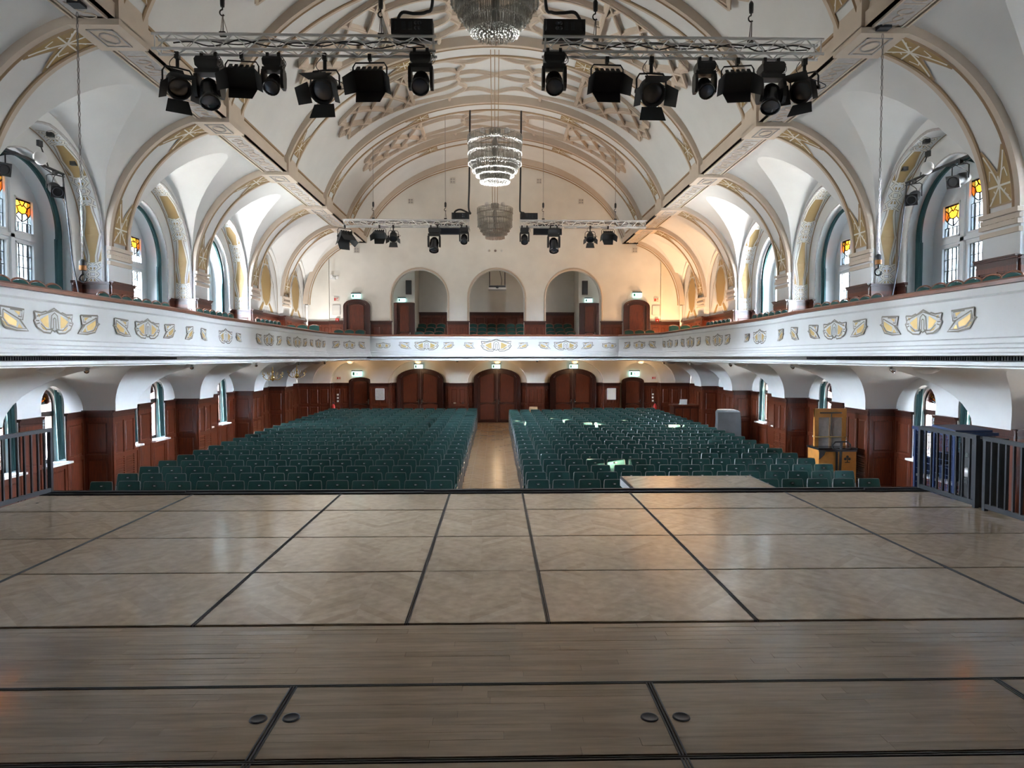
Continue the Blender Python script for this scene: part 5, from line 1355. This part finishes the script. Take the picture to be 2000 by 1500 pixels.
# ================================================================ RAILINGS
def railing(x0, y0, x1, y1, lab, n, post=True):
    x0, y0, x1, y1 = x0*KS, y0*KS, x1*KS, y1*KS
    R = thing('stage_railing', lab, 'railing', (x0, y0, ZST)); P = lambda t, z: (lerp(x0, x1, t), lerp(y0, y1, t), ZST+z)
    q = MB(); q.bar(P(-.01, .80), P(1.01, .80), .045, .045); part('top_rail', q, 'anthracite', R)
    q = MB(); q.bar(P(0, .055), P(1, .055), .04, .05); part('bottom_rail', q, 'anthracite', R)
    for t in (.008, .992): q = MB(); q.bar(P(t, .0), P(t, .79), .045, .045, up=(1, 0, 0)); part('post', q, 'anthracite', R)
    for k in range(1, n): q = MB(); q.bar(P(k/n, .06), P(k/n, .79), .022, .022, up=(1, 0, 0)); part('baluster', q, 'anthracite', R)
railing(-5.86, 9.42, -5.91, 7.4, 'dark steel railing along the left stage edge, front section', 16)
railing(-5.91, 7.3, -5.92, 5.3, 'dark steel railing along the left stage edge, nearer section', 16)
railing(5.77, 9.42, 5.75, 8.26, 'dark steel railing along the right stage edge, before the blue cage trolley', 9)
railing(5.75, 8.12, 5.70, 6.2, 'dark steel railing along the right stage edge, nearest section before wood panelling', 16)
# ================================================================ CAGE TROLLEY AND CASE
R = thing('cage_trolley', 'blue mesh roll cage full of equipment behind the right stage railing', 'trolley', (6.37, 9.66, 0)); X0, X1, Y0, Y1 = 6.12, 6.62, 9.22, 10.1
for x in (X0, X1):
    for y in (Y0, (Y0+Y1)/2, Y1): q = MB(); q.bar((x, y, .15), (x, y, 2.2), .04, up=(1, 0, 0)); part('post', q, 'blue_steel', R)
for z in (.15, .95, 1.55, 2.2):
    q = MB(); q.box(X0, X1, Y0, Y1, z-.015, z+.012); part('shelf', q, 'blue_steel' if z > 2 or z < 1 else 'alu', R)
q = MB()
for x in (X0, X1):
    for k in range(15): y = lerp(Y0, Y1, k/14); q.bar((x, y, .2), (x, y, 2.2), .007, up=(1, 0, 0))
    for k in range(20): z = lerp(.25, 2.15, k/19); q.bar((x, Y0, z), (x, Y1, z), .007)
for y in (Y1,):
    for k in range(10): x = lerp(X0, X1, k/9); q.bar((x, y, .2), (x, y, 2.2), .007, up=(1, 0, 0))
    for k in range(20): z = lerp(.25, 2.15, k/19); q.bar((X0, y, z), (X1, y, z), .007)
part('wire_mesh', q, 'blue_steel', R, kind='stuff')
q = MB(); q.box(X0-.03, X1+.05, Y0-.05, Y1+.05, 2.21, 2.25); q.prism([(X0, Y0, 2.25), (X1, Y0, 2.25), (X1, Y0+.5, 2.28), (X0, Y0+.5, 2.28)], (0, 0, .03)); part('lid', q, 'blue_steel', R, 'blue lid with a folded sheet')
for x in (X0+.1, X1-.1):
    for y in (Y0+.1, Y1-.1): q = MB(); q.lathe([(.001, -.03), (.07, -.03), (.07, .03), (.001, .03)], (x, y, .07), 10, axis=(1, 0, 0)); part('castor', q, 'black', R)
rng = random.Random(2)
for k in range(8):
    z = (.96, 1.56)[k % 2]+.0; y = Y0+.03+.10*k; h = rng.uniform(.18, .42); q = MB(); q.box(X0+.06, X1-.1, y, y+.09, z+.012, z+h)
    for j in range(2): q.box(X0+.05, X0+.06, y+.02, y+.07, z+.05+.1*j, z+.08+.1*j)
    tag(part('equipment_box', q, ('black', 'anthracite', 'alu', 'blue_steel')[k % 4]), '%s equipment box on the %s shelf of the blue cage, %s from its stage end' % (('black', 'charcoal', 'silver', 'blue')[k % 4], ('lower', 'upper')[k % 2], ORD[k//2+1]), 'box')
R = thing('flight_case', 'tall black flight case with silver latches between cage and wood panelling', 'case', (6.35, 9.03, 0))
q = MB(); q.box(6.15, 6.6, 8.90, 9.15, .12, 2.2); part('case_body', q, 'black', R)
q = MB()
for z in (.13, 2.19):
    for y in (8.90, 9.15): q.bar((6.15, y, z), (6.6, y, z), .03)
for x in (6.15, 6.6):
    for y in (8.90, 9.15): q.bar((x, y, .12), (x, y, 2.12), .025, up=(1, 0, 0))
part('edge_profile', q, 'anthracite', R)
for z in (1.6, 1.95): q = MB(); q.box(6.13, 6.15, 8.98, 9.06, z, z+.06); part('latch', q, 'chrome', R)
q = MB(); q.lathe([(.001, .02), (.06, .02), (.065, 0)], (6.15, 9.02, 1.75), 14, axis=(-1, 0, 0)); part('round_badge', q, 'alu', R)
# ================================================================ FRONT PLATFORM
R = thing('stage_platform', 'separate oak-topped platform standing against the stage front edge', 'platform', (2.72, 9.52, 0)); x0, x1, y0, y1 = 1.90*KS, 3.86*KS, 9.56*KS, 10.56*KS
q = MB(); q.box(x0+.01, x1-.01, y0+.01, y1-.01, ZST-.03, ZST+.006, 0); herring(q, x0+.012, x1-.012, y0+.012, y1-.012, ZST+.012); part('top_board', q, OM, R)
q = MB()
for a, b in (((x0, y0), (x1, y0)), ((x0, y1), (x1, y1)), ((x0, y0), (x0, y1)), ((x1, y0), (x1, y1))): q.bar((*a, ZST-.06), (*b, ZST-.06), .03, .13)
part('edge_frame', q, 'alu', R); q = MB()
for a, b in (((x0-.006, y0-.01), (x1, y0-.01)), ((x0-.006, y0), (x0-.006, y1)), ((x1+.006, y0), (x1+.006, y1)), ((x0, y1+.01), (x1, y1+.01))): q.bar((*a, ZST-.008), (*b, ZST-.008), .02, .03)
part('black_edge', q, 'black', R)
for x in (x0+.06, x1-.06):
    for y in (y0+.06, y1-.06): q = MB(); q.bar((x, y, 0), (x, y, ZST-.1), .06, up=(1, 0, 0)); part('leg', q, 'alu', R)
# ================================================================ THINGS IN THE RIGHT AISLE
R = thing('pallet_truck', 'amber wooden cabinet lift with two glazed panels and black pallet handle', 'trolley', (8.3, 17.0, 0)); a, b = 7.86, 8.78
q = MB(); q.box(a, b, 16.9, 17.5, .12, 1.0, 0); part('lower_case', q, 'amber_board', R)
q = MB(); q.box(a-.02, b+.02, 16.88, 17.52, 1.0, 1.05); part('case_lid', q, 'black_gloss', R)
q = MB(); q.box(a-.01, b+.01, 16.885, 16.90, .96, 1.0); q.box(8.27, 8.32, 16.885, 16.90, .12, .96); part('case_trim', q, 'anthracite', R)
q = MB()
for (u, v) in ((0, .055), (-.05, 0), (.05, 0)): q.lathe([(.001, .004), (.034, .004), (.034, 0)], (8.56+u, 16.90, .78+v), 10, axis=(0, -1, 0))
q.box(8.55, 8.57, 16.893, 16.9, .70, .80); q.box(8.50, 8.62, 16.893, 16.9, .69, .71); part('emblem', q, 'black', R)
q = MB(); q.prism([(a, 16.895, .96), (a+.16, 16.895, .96), (a+.13, 16.895, .88), (a, 16.895, .76)], (0, -.004, 0)); part('worn_corner', q, 'anthracite', R)
c, d = 7.93, 8.72
for x in (c, d-.1): q = MB(); q.box(x, x+.1, 17.3, 17.38, 1.05, 1.98); part('upright', q, 'amber_board', R)
q = MB(); q.box(c, d, 17.29, 17.39, 1.76, 1.98); part('head_board', q, 'amber_board', R)
q = MB(); q.box(c+.12, d-.12, 17.28, 17.29, 1.86, 1.89); part('head_slot', q, 'black', R)
q = MB(); q.box(8.295, 8.355, 17.3, 17.38, 1.05, 1.76); part('centre_post', q, 'beech', R)
for x0_, x1_ in ((c+.1, 8.295), (8.355, d-.1)): q = MB(); q.box(x0_, x1_, 17.33, 17.35, 1.05, 1.76); part('glazed_panel', q, 'plaster_grey', R)
q = MB(); q.tube([(c-.02, 17.26, 1.28), (d+.02, 17.26, 1.28)], .014, 6); part('cross_bar', q, 'brass', R)
q = MB(); q.tube([(8.32, 17.27, 1.3), (8.32, 17.24, 1.86)], .012, 6); part('pull_rod', q, 'black', R)
q = MB(); q.bar((8.32, 16.80, .15), (8.32, 16.72, 1.24), .05, .035, up=(0, 1, 0)); part('tow_bar', q, 'black', R)
q = MB(); q.tube([(8.32, 16.72, 1.03), (8.12, 16.72, 1.06), (8.10, 16.72, 1.15), (8.17, 16.72, 1.22), (8.47, 16.72, 1.22), (8.54, 16.72, 1.15), (8.52, 16.72, 1.06), (8.32, 16.72, 1.03)], .02, 6); part('handle_loop', q, 'black', R)
for x in (8.05, 8.6): q = MB(); q.lathe([(.001, -.04), (.06, -.04), (.06, .04), (.001, .04)], (x, 16.95, .06), 12, axis=(1, 0, 0)); part('wheel', q, 'black', R)
R = thing('covered_piano', 'instrument under a fitted dark grey cover beside the right wall', 'piano', (8.4, 25.8, 0))
q = MB(); pts = [(7.95, 25.1), (8.85, 25.1), (8.85, 26.1), (8.55, 26.2), (8.35, 26.15), (8.1, 25.8), (7.95, 25.4)]
lo = [Vector((x, y, .25)) for x, y in pts]; hi = [Vector((lerp(x, 8.42, .10), lerp(y, 25.6, .08), 1.28)) for x, y in pts]; top = [Vector((lerp(x, 8.42, .22), lerp(y, 25.6, .2), 1.34)) for x, y in pts]
q.grid([lo, [lerp(p, h_, .7)+Vector((.02, .0, 0)) for p, h_ in zip(lo, hi)], hi, top], 0, False, True); q.poly(top); part('cover', q, 'cover_grey', R)
for x, y in ((8.05, 25.25), (8.75, 25.25), (8.5, 26.0)): q = MB(); q.lathe([(.05, .0), (.04, .1), (.06, .3)], (x, y, 0), 8); part('leg', q, 'black', R)
R = thing('service_counter', 'dark mahogany service counter in the right rear corner', 'counter', (8.4, 31.0, 0))
q = MB(); q.box(7.85, 8.95, 30.8, 31.5, .0, 1.10); part('counter_body', q, 'wood_dark', R)
q = MB(); q.box(7.8, 8.97, 30.72, 31.55, 1.10, 1.16); part('counter_top', q, 'wood', R)
for k in range(3): q = MB(); q.box(7.93+.34*k, 8.21+.34*k, 30.78, 30.80, .15, 1.0); part('panel', q, 'wood', R)
R = thing('laptop', 'open laptop on the service counter', 'laptop', (8.3, 31.1, 1.16))
q = MB(); q.box(8.15, 8.48, 31.0, 31.24, 1.16, 1.18); part('base', q, 'alu', R)
q = MB(); q.prism([(8.15, 31.0, 1.18), (8.48, 31.0, 1.18), (8.48, 30.93, 1.40), (8.15, 30.93, 1.40)], (0, .012, 0)); part('screen', q, 'plate_white', R)
for s in (-1, 1):
    R = thing('wall_speaker', 'small black loudspeaker on the %s aisle wall above the panelling' % SIDE[s], 'loudspeaker', (s*9.45, 22.95, 2.1))
    q = MB(); q.box(*sorted((s*9.3, s*9.52)), 22.85, 23.05, 2.06, 2.34); part('cabinet', q, 'black', R); q = MB(); q.box(*sorted((s*9.5, s*9.66)), 22.93, 22.97, 2.17, 2.22); part('bracket', q, 'black', R)
    q = MB(); q.box(*sorted((s*9.29, s*9.30)), 22.87, 23.03, 2.08, 2.32); part('front_grille', q, 'anthracite', R)
    R = thing('fire_extinguisher', 'red fire extinguisher in the rear %s corner' % SIDE[s], 'extinguisher', (s*7.85, 34.45, 0))
    q = MB(); q.lathe([(.001, .0), (.08, .01), (.085, .06), (.085, .52), (.05, .60), (.025, .62), (.025, .66)], (s*7.85, 34.45, .35), 12); part('cylinder', q, 'red', R)
    q = MB(); q.box(s*7.85-.03, s*7.85+.03, 34.39, 34.5, 1.0, 1.08); part('valve', q, 'black', R)
    q = MB(); q.lathe([(.07, 0), (.09, .01), (.09, .35), (.03, .35)], (s*7.85, 34.45, 0), 10); part('stand', q, 'anthracite', R)
# ================================================================ EXIT SIGNS, NOTICES, GRILLES
def exit_sign(x, y, z, w, lab, sg=1):
    R = thing('exit_sign', lab, 'exit sign', (x, y, z)); h = w*.5
    q = MB(); q.box(x-w/2, x+w/2, y-.08, y, z, z+h); part('lit_case', q, 'sign_glow', R)
    q = MB(); q.box(x-w/2-.02, x+w/2+.02, y-.09, y, z+h, z+h+.05); part('top_rail', q, 'anthracite', R)
    q = MB(); yy = y-.082; k = h
    q.box(x-.02*k, x+.08*k, yy, y-.08, z+.66*k, z+.78*k); q.prism([(x-.06*k, yy, z+.38*k), (x+.08*k, yy, z+.38*k), (x+.12*k, yy, z+.62*k), (x+.0*k, yy, z+.62*k)], (0, .002, 0))
    q.prism([(x+.04*k, yy, z+.38*k), (x+.16*k, yy, z+.16*k), (x+.22*k, yy, z+.2*k), (x+.12*k, yy, z+.42*k)], (0, .002, 0)); q.prism([(x-.06*k, yy, z+.38*k), (x-.2*k, yy, z+.26*k), (x-.18*k, yy, z+.2*k), (x, yy, z+.34*k)], (0, .002, 0)); part('running_figure', q, 'sign_green', R)
    q = MB(); xa = x+sg*w*.32; q.box(xa-.16*k, xa+.06*k, yy, y-.08, z+.42*k, z+.5*k); q.prism([(xa+sg*.06*k, yy, z+.32*k), (xa+sg*.2*k, yy, z+.46*k), (xa+sg*.06*k, yy, z+.6*k)], (0, .002, 0)); part('arrow', q, 'sign_green', R)
    q = MB(); q.box(x-w*.42, x-w*.24, yy, y-.08, z+.18*k, z+.82*k); part('door_mark', q, 'sign_green', R)
for x, nm in ((-3.76, 'left'), (.05, 'middle'), (3.88, 'right')): exit_sign(x, 34.9, 2.70, .40, 'lit green exit sign above the %s double door' % nm)
exit_sign(-6.84, 35.2, 2.32, .48, 'lit green exit sign above the single door left under the gallery', -1); exit_sign(6.96, 35.2, 2.32, .48, 'lit green exit sign above the single door right under the gallery')
exit_sign(-6.75, YB-.02, 6.12, .42, 'lit green exit sign above the left gallery door', -1); exit_sign(6.97, YB-.02, 6.20, .42, 'lit green exit sign above the right gallery door')
exit_sign(-4.71, 35.98, 6.05, .36, 'lit green exit sign above the door in the left gallery arch', -1); exit_sign(4.75, 35.98, 6.05, .36, 'lit green exit sign above the door in the right gallery arch')
for x, z, nm in ((-2.05, 11.82, 'upper left'), (-4.09, 10.82, 'middle left'), (-6.72, 8.45, 'lower left'), (2.15, 11.82, 'upper right'), (4.2, 10.85, 'middle right'), (6.85, 8.5, 'lower right')):
    R = thing('vent_grille', 'small square vent grille on the rear wall, %s' % nm, 'vent', (x, YB, z))
    q = MB(); q.box(x-.13, x+.13, YB-.02, YB, z-.13, z+.13); part('plate', q, 'plaster_grey', R)
    q = MB()
    for d in (-.115, 0, .115): q.box(x-.13, x+.13, YB-.035, YB-.02, z+d-.014, z+d+.014); q.box(x+d-.014, x+d+.014, YB-.035, YB-.02, z-.13, z+.13)
    part('cross_bars', q, 'line_white', R)
def board(x, y, z, w, h, m, lab, cat, lines=0):
    R = thing('notice_board' if cat != 'sign' else 'wall_sign', lab, cat, (x, y, z)); q = MB(); q.box(x-w/2, x+w/2, y-.02, y, z-h/2, z+h/2); part('sheet', q, m, R)
    q = MB()
    for a, b in (((-1, -1), (1, -1)), ((1, -1), (1, 1)), ((1, 1), (-1, 1)), ((-1, 1), (-1, -1))): q.bar((x+a[0]*w/2, y-.015, z+a[1]*h/2), (x+b[0]*w/2, y-.015, z+b[1]*h/2), .018, .03)
    part('frame', q, 'alu' if cat != 'sign' else 'line_white', R)
    return R
board(-5.63, YB-.06, 1.45, .42, .54, 'plaster_grey', 'grey notice board on the panelling left of the double doors', 'notice'); board(5.73, YB-.06, 1.45, .42, .54, 'line_white', 'pale notice board on the panelling right of the double doors', 'notice')
for x, z, nm in ((-7.72, 5.55, 'left'), (7.92, 5.55, 'right')):
    board(x, YB-.01, z, .36, .46, 'plate_white', 'framed escape plan beside the %s gallery door' % nm, 'plan')
    R = board(x, YB-.01, z+.52, .22, .17, 'red', 'small red and white fire sign above the %s escape plan' % nm, 'sign'); q = MB(); q.box(x-.02, x+.02, YB-.034, YB-.03, z+.45, z+.58); q.box(x+.04, x+.09, YB-.034, YB-.03, z+.46, z+.56); part('symbol', q, 'line_white', R)
    R = thing('fire_alarm_button', 'red fire alarm button beside the %s gallery door' % nm, 'alarm', (x+.05, YB-.02, 5.06)); q = MB(); q.box(x-.03, x+.13, YB-.08, YB-.01, 4.98, 5.14); part('box', q, 'red', R); q = MB(); q.lathe([(.001, .01), (.025, .01), (.025, 0)], (x+.05, YB-.08, 5.06), 8, axis=(0, -1, 0)); part('button', q, 'line_white', R)
for x, nm in ((-7.75, 'left'), (7.95, 'right')):
    R = board(x, 35.24, 2.22, .22, .17, 'line_white', 'small fire sign on the plaster beside the single door, %s corner' % nm, 'sign'); q = MB(); q.box(x-.08, x-.02, 35.214, 35.22, 2.17, 2.27); q.box(x+.01, x+.03, 35.214, 35.22, 2.17, 2.27); q.box(x+.05, x+.08, 35.214, 35.22, 2.17, 2.27); part('symbol', q, 'red', R)
    for k in range(3):
        q = MB(); q.cbox((x-.05, 35.19, 1.40-.16*k), (.085, .03, .085)); q.cbox((x-.05, 35.17, 1.40-.16*k), (.05, .02, .05)); tag(part('wall_switch', q, 'plate_white'), 'white switch plate by the single door in the %s corner, %s from the top' % (nm, ORD[k+1]), 'switch')
for x, m_, nm in ((-1.98, 'plate_white', 'white'), (-1.58, 'black', 'black')):
    q = MB(); q.box(x-.06, x+.06, YB-.075, YB-.045, .98, 1.04); q.box(x-.03, x+.03, YB-.085, YB-.075, .99, 1.03); tag(part('wall_socket', q, m_), '%s socket plate on the panelling between left and middle double doors' % nm, 'socket')
for k, x in enumerate((-.29, .02, .33)):
    q = MB(); q.lathe([(.001, .05), (.05, .045), (.06, .02), (.06, 0)], (x, YB, 8.45), 10, axis=(0, -1, 0)); tag(part('wall_sensor', q, 'steel_thin' if k == 1 else 'plate_white'), 'tiny round sensor on the rear wall above the arches, %s of three' % ('left', 'middle', 'right')[k], 'sensor')
R = thing('security_lamp', 'pair of white emergency spotlights on the rear wall left of the gallery door', 'emergency light', (-7.8, YB, 7.1))
q = MB(); q.box(-8.0, -7.75, YB-.1, YB, 7.02, 7.12); part('battery_box', q, 'white_paint', R)
for dx in (-.1, .16): q = MB(); q.lathe([(.001, -.06), (.06, -.06), (.085, .04), (.07, .05), (.001, .03)], (-7.80+dx, YB-.14, 7.17-.2*dx), 12, axis=(.6*(1 if dx > 0 else -1), -1, -.4)); part('lamp_head', q, 'white_paint', R)
# projector in the middle arch
R = thing('projector', 'white projector hanging in the middle gallery arch', 'projector', (.1, 35.2, 6.7)); q = MB(); q.box(-.33, .55, 35.0, 35.7, 6.60, 6.80, 0); part('body', q, 'white_paint', R)
q = MB(); q.box(-.30, .52, 34.99, 35.0, 6.70, 6.79); part('front_recess', q, 'anthracite', R)
q = MB(); q.lathe([(.001, .02), (.06, .05), (.075, .03), (.08, 0)], (.11, 34.99, 6.72), 14, axis=(0, -1, 0)); part('lens', q, 'lens', R)
for x in (-.27, .49): q = MB(); q.box(x-.02, x+.02, 35.3, 35.34, 6.8, 8.4); part('hanging_rod', q, 'black', R)
q = MB(); q.tube(smooth([(.28, 35.3, 8.4), (.24, 35.3, 7.6), (.33, 35.3, 7.1), (.3, 35.3, 6.8)], 5), .014, 5); part('cable', q, 'black', R)
for s, x in ((-1, -4.35), (1, 4.55)):
    R = thing('loggia_loudspeaker', 'narrow dark loudspeaker high inside the %s gallery arch' % SIDE[s], 'loudspeaker', (x, 35.9, 6.6)); q = MB(); q.box(x-.14, x+.14, 35.78, 35.97, 6.42, 7.12); part('cabinet', q, 'wood_dark', R); q = MB(); q.box(x-.12, x+.12, 35.77, 35.78, 6.45, 7.09); part('front_grille', q, 'black', R)
# small spots and bowls under the gallery
for s in (-1, 1):
    for k, y in enumerate((12.9, 17.3, 21.9, 26.6, 30.6)):
        R = thing('soffit_spotlight', 'tiny chrome spotlight under the %s gallery edge, %s from the stage' % (SIDE[s], ORD[k+1]), 'spotlight', (s*7.3, y, 3.05)); q = MB(); q.lathe([(.001, .06), (.05, .06), (.05, .03), (.012, .02), (.012, 0)], (s*7.3, y, 3.045), 8); part('base', q, 'white_paint', R); q = MB(); q.lathe([(.001, -.04), (.035, -.04), (.045, .05), (.001, .04)], (s*7.33, y-.03, 3.02), 8, axis=(.3, -.8, -.5)); part('lamp_head', q, 'chrome', R)
    for k, y in enumerate((12.45, 17.25, 22.0, 26.8, 30.8)):
        R = thing('bowl_lamp', 'white plaster bowl lamp under the %s gallery, %s from the stage' % (SIDE[s], ORD[k+1]), 'ceiling lamp', (s*7.72, y, 3.0)); q = MB(); q.lathe([(.001, -.11), (.09, -.10), (.19, -.05), (.25, .03), (.22, .03)], (s*7.72, y, 3.06), 18); part('bowl', q, 'white_paint', R)
for k, x in enumerate((-7.0, -3.72, .1, 3.88, 7.1)):
    R = thing('bowl_lamp', 'white bowl lamp above the rear doors, %s from the left' % ORD[k+1], 'ceiling lamp', (x, 34.3, 3.0)); q = MB(); q.lathe([(.001, -.11), (.09, -.10), (.16, -.05), (.21, .03), (.18, .03)], (x, 34.3, 3.05), 16); part('bowl', q, 'white_paint', R)
    pl = bpy.data.lights.new('bowl_lamp_light', 'POINT'); pl.energy = 14; pl.color = (1.0, .62, .32); pl.shadow_soft_size = .1; po = bpy.data.objects.new('bowl_lamp_light', pl); COL.objects.link(po); po.location = (x, 33.9, 2.75)
for k, x in enumerate((-1.8, 2.0)):
    q = MB(); q.lathe([(.001, -.05), (.05, -.04), (.06, .03), (.001, .06)], (x, 33.6, 3.07), 10); tag(part('soffit_spotlight', q, 'chrome'), 'tiny round spotlight under the rear gallery edge, %s of the middle doors' % ('left', 'right')[k], 'spotlight')
# added fill lamps hidden on both rear gallery sides to brighten the corners
for sd, k, x, y in [(s_, k_, s_*x_, y_) for s_ in (1, -1) for k_, (x_, y_) in enumerate(((8.3, 28.9), (8.4, 31.2), (8.5, 33.6)))]:
    R = thing('added_fill_uplight', '%s fill lamp added on the floor of the %s rear gallery, %s from the stage' % (('warm', 'right')+(ORD[k+1],) if sd > 0 else ('white', 'left', ORD[k+1])), 'lamp', (x, y, 3.36))
    q = MB(); q.box(x-.2, x+.2, y-.15, y+.15, 3.36, 3.42); part('foot', q, 'black', R); q = MB(); q.box(x-.25, x+.25, y-.1, y+.1, 3.45, 3.6); part('case', q, 'black', R); q = MB(); q.box(x-.23, x+.23, y-.08, y+.08, 3.6, 3.605); part('diffuser', q, 'fill_lamp_glow', R)
    ul = bpy.data.lights.new('fill_light', 'AREA'); ul.shape = 'RECTANGLE'; ul.size = .46; ul.size_y = .16; ul.energy = 100 if sd > 0 else 60; ul.color = (1.0, .58, .28) if sd > 0 else (1.0, .95, .90); uo = bpy.data.objects.new('fill_light', ul); COL.objects.link(uo); uo.location = (x, y, 3.63); uo.rotation_euler = (radians(180), 0, 0)
